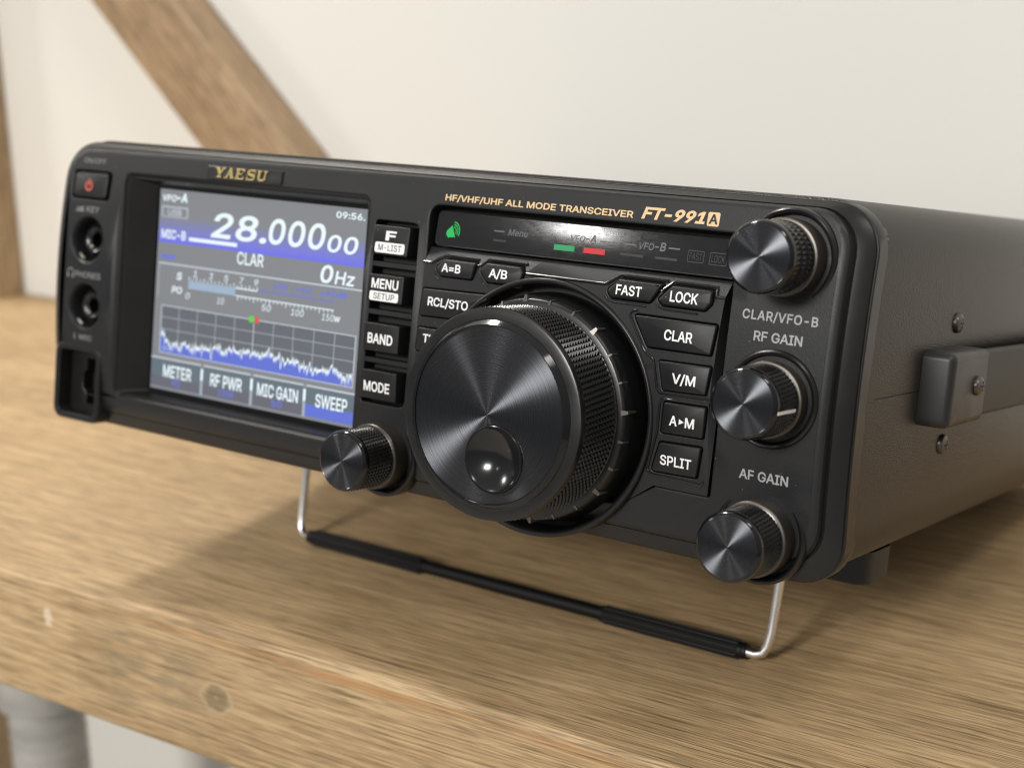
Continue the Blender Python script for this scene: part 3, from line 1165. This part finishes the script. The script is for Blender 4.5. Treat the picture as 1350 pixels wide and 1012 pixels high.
sheet(mb, blk, pockets, yblk, 0, 3.2, extra_edges=[((124.3, RIDGE), (126.6, RIDGE)), ((152.6, RIDGE), (171.6, RIDGE)), ((198.2, RIDGE), (200.0, RIDGE))])
for pk in pockets:
    wall_of(mb, pk, yblk, 1.7, 0.22, 0, True, 1)
# outer walls
if area2(blk) < 0:
    blk = blk[::-1]
mb.loft([[(p[0], yblk(*p) + dy, p[1]) for p in blk] for dy in (0, 5.0)], 0)
# raised beads that follow the tops of the keys and the dial side of the key column
def bead(pts, r=0.26, dy=-0.08):
    P = []
    for a, b in zip(pts[:-1], pts[1:]):
        for k in range(4):
            u = k / 4
            x, z = a[0] + (b[0] - a[0]) * u, a[1] + (b[1] - a[1]) * u
            P.append((x, yblk(x, z) + dy, z))
    P.append((pts[-1][0], yblk(*pts[-1]) + dy, pts[-1][1]))
    mb.tube(P, r * 1.3, 10, 2)


bead([(124.2, 55.5), (126.6, 55.5), (127.9, 56.5), (129.6, 57.4), (138.6, 57.3)])
bead([(139.1, 55.9), (139.9, 56.2), (141.2, 57.6), (151.5, 57.5)])
bead([(152.2, 55.5), (160, 55.5), (172.2, 55.5), (175.0, 57.6), (186.3, 57.5)])
bead([(185.6, 55.4), (186.5, 56.2), (187.7, 57.5), (197.6, 57.4), (198.1, 55.6), (200.2, 55.5)])
bead([(127.2, 53.6), (127.9, 52.6), (129.2, 52.0)], 0.16)
bead([(140.2, 53.4), (141.0, 52.4), (142.4, 51.9)], 0.16)
bead([(172.4, 53.2), (173.2, 52.3), (174.6, 52.0), (182.5, 51.9)], 0.18)
bead([(184.8, 52.7), (185.4, 52.1), (186.8, 51.8), (194.5, 51.7)], 0.18)
bead([(180.6, 50.9), (179.5, 50.7), (178.9, 49.8), (183.2, 42.9), (185.7, 41.2), (187.1, 35.4), (188.0, 34.6), (199.6, 34.8)], 0.22)
bead([(199.4, 33.7), (188.8, 33.5), (188.1, 32.9), (187.9, 26.2), (186.2, 18.2), (186.9, 17.3), (198.6, 16.9), (199.3, 17.6)], 0.22)
block = mb.build('key_block', ['panel_black', 'deep_black', 'bead_black'], radio, bowed=True, sharp=30)

PROUD = {'A=B': 0.55, 'A/B': 0.55, 'FAST': 0.55, 'LOCK': 0.55}
for s, poly, (x0, x1, z0, z1) in keys:
    pr = PROUD.get(s, 0.45)
    ykey = (lambda x, z: -0.15) if s in PROUD else yblk
    m1 = button(poly, ykey, proud=pr, base=1.6, ins=0.55 if s in PROUD else 0.30, taper=0.12)
    yt = flat(-0.15 - pr - 0.06)
    lg = MB()
    if s == 'A M':
        put_text(lg, 'A', 190.8, 192.6, z0, z1, yt, 0, bold=0.020)
        put_text(lg, 'M', 194.4, 196.5, z0, z1, yt, 0, bold=0.020)
        lg.add([(193.0, yt(0, 0), 28.75), (194.15, yt(0, 0), 29.35), (193.0, yt(0, 0), 29.95)], [(0, 1, 2)], 0)
    else:
        put_text(lg, s, x0, x1, z0, z1, yt, 0, bold=0.018)
    finish(m1, lg, 'key_button')

# ---- indicator window
mb = MB()
wp = rrect(125.0, 203.5, 59.25, 67.5, 1.4, 4)
mb.loft([[(p[0], 5.4, p[1]) for p in wp], [(p[0], 1.75, p[1]) for p in wp], [(p[0], 1.55, p[1]) for p in inset(wp, 0.18)]], 1)
wi = inset(wp, 0.35)
mb.loft([[(p[0], 1.55, p[1]) for p in inset(wp, 0.18)], [(p[0], 1.7, p[1]) for p in wi]], 1)
sheet(mb, wi, [], flat(1.7), 0, 3.0)
win = mb.build('indicator_window', ['smoked_window', 'deep_black'], radio, bowed=True, sharp=25)
wy = flat(1.7 - 0.05)
mb = MB()
# speaker symbol with sound waves
mb.add([(x, wy(0, 0), z) for x, z in ((128.0, 62.9), (129.4, 64.2), (130.5, 61.6), (129.2, 61.5))], [(0, 1, 2, 3)], 0)
mb.add([(x, wy(0, 0), z) for x, z in ((128.0, 62.9), (129.2, 61.5), (128.6, 61.35), (127.9, 62.1))], [(0, 1, 2, 3)], 0)
for rr in (1.0, 1.55, 2.1):
    vs_, fs_ = [], []
    for k in range(9):
        a = math.radians(-28 + 116 * k / 8)
        for q in (rr - 0.13, rr + 0.13):
            vs_.append((129.75 + q * math.cos(a) * 0.85, wy(0, 0), 62.9 + q * math.sin(a)))
        if k:
            fs_.append((2 * k - 2, 2 * k - 1, 2 * k + 1, 2 * k))
    mb.add(vs_, fs_, 0)
mb.build('speaker_symbol', ['led_green'], win, bowed=True)
mb = MB(); quad(mb, 157.1, 162.3, 61.3, 62.5, wy(0, 0), 0); mb.build('receive_lamp', ['led_green_bar'], win, bowed=True)
mb = MB(); quad(mb, 164.6, 169.9, 61.3, 62.5, wy(0, 0), 0); mb.build('transmit_lamp', ['led_red'], win, bowed=True)
mb = MB()
quad(mb, 140.9, 143.7, 63.85, 64.15, wy(0, 0), 0)
put_text(mb, 'Menu', 144.8, 149.9, 63.3, 64.7, wy, 1, bold=0.012, shear=0.12)
put_text(mb, 'VFO', 160.9, 164.6, 63.6, 64.9, wy, 0, bold=0.012, shear=0.12)
put_text(mb, '-A', 164.8, 167.4, 63.6, 65.3, wy, 0, bold=0.02, shear=0.12)
quad(mb, 168.3, 170.9, 63.95, 64.25, wy(0, 0), 0)
quad(mb, 174.4, 177.2, 63.95, 64.25, wy(0, 0), 0)
put_text(mb, 'VFO', 177.8, 181.4, 63.4, 64.8, wy, 0, bold=0.012, shear=0.12)
put_text(mb, '-B', 181.6, 184.2, 63.4, 65.2, wy, 0, bold=0.02, shear=0.12)
quad(mb, 184.8, 187.5, 64.05, 64.35, wy(0, 0), 0)
for x0, x1 in ((141.0, 144.5), (173.6, 179.2), (182.0, 187.2)):
    quad(mb, x0, x1, 61.7, 62.2, wy(0, 0), 2)
pl = rrect(189.4, 193.2, 61.8, 64.3, 0.3, 3)
mb.loft([[(p[0], wy(0, 0), p[1]) for p in pl], [(p[0], wy(0, 0), p[1]) for p in inset(pl, 0.18)]], 2)
put_text(mb, 'FAST', 189.9, 192.7, 62.4, 63.7, wy, 2, bold=0.0)
pl = rrect(194.4, 198.4, 61.7, 64.3, 0.3, 3)
mb.loft([[(p[0], wy(0, 0), p[1]) for p in pl], [(p[0], wy(0, 0), p[1]) for p in inset(pl, 0.18)]], 2)
put_text(mb, 'LOCK', 194.9, 197.9, 62.3, 63.7, wy, 2, bold=0.0)
mb.build('legend', ['print_smoke', 'print_smoke', 'print_ghost'], win, bowed=True)

# ---- lettering on the panel
py = flat(-0.05)


def panel_text(items, mat, name='lettering'):
    mb = MB()
    for it in items:
        s, x0, x1, z0, z1 = it[:5]
        put_text(mb, s, x0, x1, z0, z1, py, 0, **(it[5] if len(it) > 5 else {}))
    return mb.build(name, [mat], front, bowed=True)


panel_text([('HF/VHF/UHF ALL MODE TRANSCEIVER', 127.4, 176.3, 69.70, 71.12, dict(bold=0.020)),
            ('FT-991', 178.2, 192.9, 69.75, 72.25, dict(bold=0.034, shear=0.24))], 'print_gold', 'model_lettering')
mb = MB()
pl = rrect(193.4, 196.1, 69.5, 72.35, 0.35, 3)
mb.add([(p[0], -0.05, p[1]) for p in pl], [tuple(range(len(pl)))], 0)
put_text(mb, 'A', 193.75, 195.75, 69.95, 71.95, flat(-0.10), 1, bold=0.02)
mb.build('model_badge', ['print_gold', 'panel_black'], front, bowed=True)
panel_text([('CLAR/VFO-B', 204.2, 220.2, 52.1, 54.0, dict(bold=0.016, spacing=1.08))], 'print_grey')
panel_text([('RF GAIN', 207.2, 217.5, 48.0, 49.95, dict(bold=0.016))], 'print_grey')
panel_text([('AF GAIN', 207.0, 217.6, 20.1, 22.1, dict(bold=0.016))], 'print_grey')
panel_text([('ON/OFF', 4.9, 13.6, 70.75, 72.1, dict(bold=0.004))], 'print_dim')
mb = MB()
put_text(mb, 'KEY', 8.6, 13.7, 57.6, 59.2, py, 0, bold=0.01)
mb.box(4.4, 7.6, -0.05, 0.05, 57.6, 58.0)
mb.box(6.7, 7.3, -0.04, 0.05, 58.0, 59.0)
mb.box(4.8, 6.8, -0.03, 0.05, 58.3, 58.7)
mb.build('lettering', ['print_dim'], front, bowed=True)
mb = MB()
put_text(mb, 'PHONES', 6.3, 16.4, 39.9, 41.5, py, 0, bold=0.01)
vs_, fs_ = [], []
for k in range(11):
    a = math.radians(200 - 220 * k / 10)
    for q in (0.95, 1.25):
        vs_.append((4.4 + q * math.cos(a), -0.05, 40.9 + q * math.sin(a)))
    if k:
        fs_.append((2 * k - 2, 2 * k - 1, 2 * k + 1, 2 * k))
mb.add(vs_, fs_)
mb.box(3.2, 3.75, -0.06, 0.05, 39.5, 40.6)
mb.box(5.05, 5.6, -0.06, 0.05, 39.5, 40.6)
mb.build('lettering', ['print_dim'], front, bowed=True)
mb = MB()
put_text(mb, 'MIC', 8.6, 13.6, 22.9, 24.3, py, 0, bold=0.01)
mb.box(6.2, 6.9, -0.05, 0.05, 22.9, 23.2)
mb.box(6.4, 6.7, -0.04, 0.05, 23.2, 24.4)
mb.build('lettering', ['print_dim'], front, bowed=True)

# maker's name plate: raised gold slab letters
mb = MB()
pl = rrect(51.9, 77.4, 69.55, 73.05, 0.5, 3)
mb.loft([[(p[0], 0.1, p[1]) for p in pl], [(p[0], -0.30, p[1]) for p in pl], [(p[0], -0.40, p[1]) for p in inset(pl, 0.15)]], 0, cap1=True)
plate = mb.build('name_plate', ['satin_black'], radio, bowed=True)
mb = MB()
lh = 2.65
_cnt = [0]


def bar(o, p, q, wd):
    """one stroke of a letter, a thin solid prism"""
    _cnt[0] += 1
    yt = -0.62 - 0.006 * (_cnt[0] % 7)
    p = Vector(p); q = Vector(q)
    d = (q - p).normalized(); nrm = Vector((-d.y, d.x)) * wd / 2
    pts = [p - nrm, q - nrm, q + nrm, p + nrm]
    pts = [(o + a.x + 0.10 * a.y, 70.05 + a.y) for a in pts]
    mb.loft([[(a[0], -0.35, a[1]) for a in pts], [(a[0], yt + 0.08, a[1]) for a in pts], [(a[0], yt, a[1]) for a in inset(pts if area2(pts) > 0 else pts[::-1], 0.06)]] if area2(pts) > 0 else
            [[(a[0], -0.35, a[1]) for a in pts[::-1]], [(a[0], yt + 0.08, a[1]) for a in pts[::-1]], [(a[0], yt, a[1]) for a in inset(pts[::-1], 0.06)]], 0, cap1=True)


o = 54.6
bar(o, (0.75, lh - 0.1), (1.75, 1.2), 0.78); bar(o, (2.95, lh - 0.1), (1.95, 1.2), 0.50); bar(o, (1.8, 1.35), (1.8, 0.1), 0.80)
bar(o, (0.0, lh - 0.2), (1.55, lh - 0.2), 0.38); bar(o, (2.3, lh - 0.2), (3.6, lh - 0.2), 0.38); bar(o, (0.95, 0.2), (2.65, 0.2), 0.38)
o = 58.1
bar(o, (0.75, 0.1), (1.75, lh - 0.05), 0.50); bar(o, (1.75, lh - 0.05), (2.75, 0.1), 0.80); bar(o, (1.0, 0.95), (2.5, 0.95), 0.40)
bar(o, (0.0, 0.2), (1.35, 0.2), 0.38); bar(o, (1.95, 0.2), (3.5, 0.2), 0.38)
o = 61.9
bar(o, (0.7, 0.05), (0.7, lh - 0.05), 0.82); bar(o, (0.0, 0.2), (3.0, 0.2), 0.40); bar(o, (0.0, lh - 0.2), (2.9, lh - 0.2), 0.40)
bar(o, (0.9, 1.35), (2.1, 1.35), 0.38); bar(o, (2.85, 0.05), (2.85, 0.85), 0.36); bar(o, (2.7, lh - 0.85), (2.7, lh - 0.05), 0.36); bar(o, (2.05, 1.0), (2.05, 1.7), 0.3)
o = 65.6
bar(o, (2.6, lh - 0.2), (0.7, lh - 0.2), 0.42); bar(o, (0.55, lh - 0.25), (0.55, 1.35), 0.62); bar(o, (0.45, 1.62), (2.7, 1.05), 0.66)
bar(o, (2.65, 1.35), (2.65, 0.2), 0.62); bar(o, (2.6, 0.2), (0.5, 0.2), 0.42); bar(o, (0.35, 0.0), (0.35, 0.9), 0.36); bar(o, (2.8, lh), (2.8, lh - 0.85), 0.36)
o = 69.1
bar(o, (0.75, lh - 0.1), (0.75, 0.55), 0.82); bar(o, (0.75, 0.62), (1.35, 0.18), 0.6); bar(o, (1.0, 0.24), (2.4, 0.24), 0.46); bar(o, (2.2, 0.2), (2.75, 0.65), 0.5)
bar(o, (2.75, lh - 0.1), (2.75, 0.55), 0.5); bar(o, (0.0, lh - 0.2), (1.5, lh - 0.2), 0.38); bar(o, (2.1, lh - 0.2), (3.4, lh - 0.2), 0.38)
mb.build('maker_lettering', ['gold'], plate, bowed=True, sharp=20)

# ---- power button
m1 = button(rrect(2.3, 15.4, 61.5, 68.2, 1.1, 4), flat(0.4), proud=0.5, base=2.4, ins=0.5)
pb = m1.build('power_button', ['button_black'], radio, bowed=True, sharp=40)
mb = MB()
vs_, fs_ = [], []
for k in range(17):
    a = math.radians(120 + 300 * k / 16)
    for q in (0.95, 1.45):
        vs_.append((8.4 + q * math.cos(a), -0.17, 64.7 + q * math.sin(a)))
    if k:
        fs_.append((2 * k - 2, 2 * k - 1, 2 * k + 1, 2 * k))
mb.add(vs_, fs_)
mb.box(8.15, 8.65, -0.18, -0.1, 64.6, 66.5)
mb.build('power_symbol', ['print_red'], pb, bowed=True)

# ---- headphone and key sockets
for (jx, jz) in ((10.0, 50.2), (10.3, 32.2)):
    mb = MB()
    mb.lathe(jx, jz, [(5.4, 4.9), (4.4, 4.4), (3.9, 2.9), (3.5, 2.6), (2.9, 2.7), (2.4, 3.1), (2.0, 3.4), (1.9, 9.0), (0.0, 9.0)], 40, 0)
    b = jz - 4.9
    sck = mb.build('socket', ['satin_black'], radio, bowed=True, sharp=35)
    mb = MB()
    mb.lathe(jx - 0.9, jz - 1.9, [(0.0, 2.2), (0.35, 2.25), (0.55, 2.5), (0.6, 3.2)], 14, 0)
    mb.tube([(jx - 4.0, 1.6, jz - 4.0), (jx - 3.0, 1.5, jz - 4.75), (jx - 2.2, 1.6, jz - 5.1)], 0.35, 8, 0)
    mb.build('contact', ['brass_contact'], sck, bowed=True)

# ---- microphone socket: a framed block at the lower left
mb = MB()
fr_o = rrect(-1.3, 17.2, 0.2, 21.6, 3.2, 6)
fr_i = rrect(0.9, 15.3, 2.2, 19.6, 1.6, 6)
y0 = 0.6
mb.loft([[(p[0], y0 + 7.0, p[1]) for p in fr_o], [(p[0], y0 + 0.7, p[1]) for p in fr_o], [(p[0], y0 + 0.2, p[1]) for p in inset(fr_o, 0.25)],
         [(p[0], y0, p[1]) for p in inset(fr_o, 0.75)], [(p[0], y0, p[1]) for p in inset(fr_i, -0.5)],
         [(p[0], y0 + 0.15, p[1]) for p in inset(fr_i, -0.15)], [(p[0], y0 + 0.6, p[1]) for p in fr_i], [(p[0], y0 + 4.5, p[1]) for p in fr_i]], 0)
jk = [(3.2, 3.4), (12.6, 3.4), (12.6, 18.2), (3.2, 18.2)]
plug = [(4.6, 4.2), (7.0, 4.2), (7.0, 7.0), (8.6, 8.6), (8.6, 13.0), (7.0, 14.4), (7.0, 17.2), (4.6, 17.2)]
hole_j = [(5.6, 4.4), (12.2, 4.4), (12.2, 17.4), (7.9, 17.4), (7.9, 15.2), (6.6, 13.6), (6.6, 12.8), (5.6, 12.4), (5.6, 9.4), (6.6, 9.0), (6.6, 8.2), (7.9, 6.6), (7.9, 4.4)]
hole_j = [(7.0, 4.4), (12.4, 4.4), (12.4, 17.4), (7.0, 17.4), (7.0, 14.3), (5.6, 13.2), (5.6, 8.6), (7.0, 7.5)]
sheet(mb, inset(fr_i, 0.01), [hole_j], flat(y0 + 4.4), 0, 0)
wall_of(mb, hole_j, flat(y0 + 4.4), 8.0, 0.15, 1, True, 2)
mb.build('microphone_socket', ['bezel_black', 'satin_black', 'deep_black'], radio, sharp=35)

# ---- knobs
def knurl(mb, cx, cz, r0, y0, y1, n, rows, h, twist, mat=0):
    """diamond knurling: a small pyramid in every cell of a slightly twisted grid"""
    g = []
    for j in range(rows + 1):
        y = y0 + (y1 - y0) * j / rows
        g.append([(cx + r0 * math.cos(2 * PI * (i + twist * j) / n), y, cz + r0 * math.sin(2 * PI * (i + twist * j) / n)) for i in range(n)])
    o = len(mb.v)
    for r in g:
        mb.v += r
    for j in range(rows):
        y = y0 + (y1 - y0) * (j + 0.5) / rows
        for i in range(n):
            a = 2 * PI * (i + 0.5 + twist * (j + 0.5)) / n
            c = len(mb.v)
            mb.v.append((cx + (r0 + h) * math.cos(a), y, cz + (r0 + h) * math.sin(a)))
            k = (i + 1) % n
            q = (o + j * n + i, o + j * n + k, o + (j + 1) * n + k, o + (j + 1) * n + i)
            for e in range(4):
                mb.f.append((q[e], q[(e + 1) % 4], c)); mb.m.append(mat)


def small_knob(cx, cz, pointer=False, ridged=False, label=None):
    b = bow(cz)
    # collar on the panel
    mb = MB()
    mb.lathe(cx, cz, [(8.3, b + 6), (8.5, b + 0.3), (8.7, b - 0.45), (9.0, b - 0.75), (9.4, b - 0.80), (9.75, b - 0.55), (9.95, b - 0.1), (10.0, b + 3.2), (9.6, b + 4.5)], 64, 0)
    mb.lathe(cx, cz, [(8.4, b + 1.8), (0.0, b + 1.8)], 64, 1)
    mb.build('knob_collar', ['satin_black', 'deep_black'], radio, sharp=40)
    kn = MB()
    # grip, flange
    kn.lathe(cx, cz, [(6.25, -13.05), (6.35, -13.1), (6.6, -12.95), (6.95, -12.55), (7.05, -12.2), (7.05, -11.6), (6.85, -11.45)], 64, 0)
    if ridged:
        prof_n = 44
        knurl(kn, cx, cz, 6.85, -11.45, -3.4, prof_n, 3, 0.32, 0.0, 1)
    else:
        knurl(kn, cx, cz, 6.85, -11.45, -3.4, 50, 8, 0.34, 0.10, 1)
    kn.lathe(cx, cz, [(6.85, -3.4), (6.9, -3.2), (7.2, -3.1)], 64, 1)
    kn.lathe(cx, cz, [(7.2, -3.1), (7.55, -3.05), (7.7, -2.85), (7.75, -0.8 + b * 0.5), (7.5, b + 1.7)], 64, 2)
    knob = kn.build('knob', ['gloss_black', 'knurl_black', 'flange_metal'], radio, sharp=30, label=label)
    d = MB()
    d.lathe(cx, cz, [(6.3, -13.06), (6.2, -13.12), (0.0, -13.12)], 72, 0)
    d.build('knob_face', ['spun_metal'], knob, sharp=30)
    if pointer:
        pm = MB()
        a0 = math.radians(-7)
        for y0_, y1_, ra in ((-12.3, -4.1, 7.14),):
            vs = []
            for da in (-0.045, 0.045):
                for y in (y0_, y1_):
                    for r in (6.6, ra):
                        vs.append((cx + r * math.cos(a0 + da), y, cz + r * math.sin(a0 + da)))
            pm.add(vs, [(0, 1, 3, 2), (4, 6, 7, 5), (0, 4, 5, 1), (2, 3, 7, 6), (1, 5, 7, 3), (0, 2, 6, 4)])
        pm.build('pointer', ['print_white'], knob)
    return knob


small_knob(*KNOBS['clar'], ridged=True)
small_knob(*KNOBS['rf'], pointer=True)
small_knob(*KNOBS['af'])
small_knob(*KNOBS['multi'])

# ---- tuning dial
cx, cz = DIAL
mb = MB()
# well with a proud rim
mb.lathe(cx, cz, [(26.2, 7.0), (26.6, 3.0), (26.9, 0.4), (27.2, -0.25), (27.6, -0.45), (28.0, -0.40), (28.3, -0.1), (28.4, 0.5), (28.4, 4.6), (27.6, 6.0)], 128, 0)
mb.lathe(cx, cz, [(26.5, 5.0), (0, 5.0)], 96, 1)
mb.build('dial_well', ['bezel_black', 'deep_black'], radio, sharp=40)
mb = MB()
mb.lathe(cx, cz, [(20.5, -4.6), (23.2, -4.5), (23.7, -4.3), (24.0, -3.9), (24.4, -1.0), (25.0, 1.5), (25.3, 4.6)], 128, 0)
for k in range(24):
    a = math.radians(7 + 15 * k)
    big = k % 3 == 0
    wd = 0.60 if big else 0.32
    hh = 0.75 if big else 0.25
    ln_ = 5.0 if big else 2.4
    er = Vector((math.cos(a), 0, math.sin(a))); et = Vector((-math.sin(a), 0, math.cos(a)))
    c0 = Vector((cx, 0, cz))
    def P(r, tt, y):
        p = c0 + er * r + et * tt
        return (p.x, y, p.z)
    vs = [P(23.2, -wd, -4.65), P(23.2, wd, -4.65), P(23.95 + hh, wd * 0.5, -4.2), P(23.95 + hh, -wd * 0.5, -4.2),
          P(23.6, -wd, -4.4 + ln_), P(23.6, wd, -4.4 + ln_), P(24.35 + hh * 0.2, wd * 0.3, -4.4 + ln_), P(24.35 + hh * 0.2, -wd * 0.3, -4.4 + ln_)]
    mb.add(vs, [(0, 1, 2, 3), (4, 7, 6, 5), (1, 5, 6, 2), (0, 3, 7, 4), (2, 6, 7, 3)], 1)
mb.build('dial_ring', ['satin_black', 'nub_black'], radio, sharp=35)

mb = MB()
mb.lathe(cx, cz, [(18.5, -19.6), (18.55, -20.0), (18.75, -20.06), (18.80, -20.06)], 128, 0)
mb.lathe(cx, cz, [(18.80, -20.06), (19.72, -19.03)], 128, 0)
mb.lathe(cx, cz, [(19.72, -19.03), (19.95, -19.0)], 128, 0)
mb.lathe(cx, cz, [(19.95, -19.0), (20.2, -18.97), (21.6, -18.9), (22.1, -18.75), (22.3, -18.3), (22.3, -17.2), (22.05, -17.0)], 128, 2)
knurl(mb, cx, cz, 22.0, -17.0, -5.0, 118, 10, 0.62, 0.12, 1)
mb.lathe(cx, cz, [(22.0, -5.0), (22.3, -4.9), (22.4, -4.7), (22.3, -4.5), (20.0, -4.4)], 128, 3)
dial = mb.build('tuning_dial', ['gloss_black', 'knurl_black', 'satin_black', 'screw_metal'], radio, sharp=30)
DM = (161.25, 18.0)
mb = MB()
sheet(mb, circ(cx, cz, 18.6, 128), [circ(DM[0], DM[1], 7.05, 64)], flat(-19.75), 0, 0)
mb.build('dial_face', ['spun_metal'], dial)
mb = MB()
prof = [(7.2, -19.6), (7.15, -20.05), (6.95, -20.25), (6.65, -20.25), (6.4, -20.0), (6.3, -19.9)]
for k in range(1, 10):
    a = k / 9
    prof.append((6.3 * (1 - a), -19.9 + 2.3 * (1 - (1 - a) ** 2)))
mb.lathe(DM[0], DM[1], prof, 64, 0)
mb.build('finger_dimple', ['dimple_black'], dial, sharp=40)

# ---- case behind the front panel
mb = MB()
cs = [(-4.4, 228.6, 0.6, 77.0, 8.6, 12), (-4.2, 228.8, 0.4, 77.2, 9.0, 12), (-4.2, 228.8, 0.4, 77.2, 214.0, 12), (-3.2, 227.8, 1.4, 76.2, 215.0, 11)]
cr = []
for xl, xr, zb, zt, y, r in cs:
    base = rrect(xl, xr, zb, zt, r, 14)
    cr.append([(p[0], y, p[1]) for p in base])
mb.loft(cr, 0, cap0=True, cap1=True)
case = mb.build('case', ['case_enamel'], radio, sharp=40)
# joint between the two halves of the case on the right side
mb = MB()
mb.box(228.72, 228.84, 12.5, 214, 38.2, 38.5, 0)
mb.build('case_seam', ['deep_black'], case)


def screw(y, z, x=228.8, r=2.3, parent=case, name='screw'):
    mb = MB()
    n = 24
    rings = []
    for rr, dx in ((r, 0.0), (r, 0.5), (r * 0.9, 0.95), (r * 0.6, 1.3), (0.55, 1.45)):
        rings.append([(x + dx, y + rr * math.cos(2 * PI * i / n), z + rr * math.sin(2 * PI * i / n)) for i in range(n)])
    mb.loft(rings, 0, cap1=True)
    # cross slot
    mb.box(x + 1.25, x + 1.50, y - 1.1, y + 1.1, z - 0.22, z + 0.22, 1)
    mb.box(x + 1.24, x + 1.49, y - 0.22, y + 0.22, z - 1.1, z + 1.1, 1)
    return mb.build(name, ['screw_metal', 'deep_black'], parent)


screw(60.4, 52.4)
screw(59.8, 24.9)

# ---- carrying handle on the right side
mb = MB()
yz = rrect(40.0, 66.0, 30.8, 47.2, 1.9, 6)
mb.loft([[(228.8, p[0], p[1]) for p in yz], [(234.2, p[0], p[1]) for p in yz], [(235.1, p[0], p[1]) for p in inset(yz, 0.3)], [(235.6, p[0], p[1]) for p in inset(yz, 0.9)], [(235.8, p[0], p[1]) for p in inset(yz, 1.7)]], 0, cap0=True, cap1=True)
hd = mb.build('handle_mount', ['cap_grey'], radio, sharp=35)
yz2 = rrect(182.0, 206.0, 30.8, 47.2, 1.6, 5)
mb = MB()
mb.loft([[(228.8, p[0], p[1]) for p in yz2], [(234.6, p[0], p[1]) for p in yz2], [(235.4, p[0], p[1]) for p in inset(yz2, 0.25)], [(235.8, p[0], p[1]) for p in inset(yz2, 0.9)]], 0, cap0=True, cap1=True)
mb.build('handle_mount', ['cap_grey'], radio, sharp=35)
mb = MB()
secs = []
for y in (58, 66.2, 75, 90, 110, 130, 150, 170, 181.8, 190):
    bulge = 1.2 * math.sin(max(0, min(1, (y - 66) / 116)) * PI)
    rr = rrect(233.0 + bulge, 235.5 + bulge, 32.0, 47.0, 0.9, 4)
    secs.append([(p[0], y, p[1]) for p in rr])
mb.loft(secs, 0, cap0=True, cap1=True)
mb.build('handle_strap', ['strap_grey'], radio, sharp=35)
screw(57.6, 39.4, 235.75, 2.2, hd)

# ---- feet and tilt stand
for fx in (5, 204):
    for fy, nm in ((42.0, 'front'), (199.0, 'rear')):
        mb = MB()
        rr = rrect(fx, fx + 17.5, fy, fy + 17.0, 4.0, 5)
        if nm == 'rear':
            ix = 16 if fx < 100 else -16
            rr = rrect(fx + ix, fx + ix + 17.5, 198.0, 215.0, 4.0, 5)
        mb.loft([[(p[0], p[1], 0.5) for p in rr], [(p[0], p[1], -6.6) for p in rr], [(p[0], p[1], -7.0) for p in inset(rr, 0.4)]], 0, cap1=True)
        mb.build('foot', ['foot_grey'], radio, sharp=40)

cP, sP = math.cos(math.radians(10)), math.sin(math.radians(10))


def to_radio(x, y, z):
    """shelf coordinates (mm, z=0 on the shelf) -> radio coordinates"""
    z = z - 44.228
    return (x, cP * y - sP * z, sP * y + cP * z)


bz = 2.35
path = [(195.6, 57.0, 46.0), (195.2, 54.6, 22.0), (194.8, 51.2, 8.0), (194.4, 50.2, 4.6), (193.5, 49.6, 2.9), (191.6, 49.3, 2.2), (189.0, 49.2, bz),
        (120, 49.2, bz), (48.5, 49.2, bz), (46.6, 49.3, 2.2), (45.0, 49.6, 2.9), (44.2, 50.2, 4.6), (43.9, 51.2, 8.0), (43.6, 54.6, 22.0), (43.4, 57.0, 46.0)]
mb = MB()
mb.tube([to_radio(*p) for p in path], 1.18, 14, 0)
bail = mb.build('tilt_stand', ['nickel'], radio, sharp=50)
mb = MB()
sl = [(189.6, 1.5), (189.55, 1.9), (188.6, 2.0), (188.5, 2.1), (148.5, 2.1), (148.3, 1.85), (91.0, 1.85), (90.8, 2.1), (49.6, 2.1), (49.5, 2.0), (48.3, 1.9), (48.2, 1.5)]
mb.tube([to_radio(x, 49.2, 2.35) for x, r in sl], [r for x, r in sl], 20, 0)
for x0, x1 in ((149.5, 187.5), (50.5, 90.0)):
    for k in range(8):
        a = 2 * PI * k / 8 + 0.35
        yy, zz = 49.2 + 2.05 * math.cos(a), 2.35 + 2.05 * math.sin(a)
        if zz < 0.45:
            continue
        mb.tube([to_radio(x0, yy, zz), to_radio(x1, yy, zz)], 0.42, 8, 0)
mb.build('rubber_sleeve', ['rubber_black'], bail, sharp=40)

# ---- grey plastic jar on the floor below the shelf
jar = empty('plastic_jar', (-0.1915, 0.128, -0.330), label='grey cloudy plastic jar with ribbed neck below the shelf at the lower left', category='jar')
mb = MB()
def vlathe(mb, prof, n=48, mat=0):
    mb.loft([[(max(r, 1e-3) * math.cos(2 * PI * i / n), max(r, 1e-3) * math.sin(2 * PI * i / n), z) for i in range(n)] for r, z in prof], mat)


prof = [(0, 0), (28, 0), (30, 3), (30, 90), (27, 104), (24, 112)]
z = 112
while z < 170:
    prof += [(23.6, z), (24.3, z + 1.5), (24.3, z + 3.6), (23.6, z + 5)]
    z += 6.5
prof += [(23.3, 176)]
vlathe(mb, [(r * 0.70, z) for r, z in prof])
mb.build('jar_body', ['jar_plastic'], jar, pivot=Z0)
mb = MB()
vlathe(mb, [(r * 0.74, z) for r, z in ((22.0, 176.2), (27.5, 176.4), (29.2, 178.5), (29.2, 206), (28, 208.5), (0, 208.5))])
mb.build('jar_lid', ['jar_plastic'], jar, pivot=Z0)
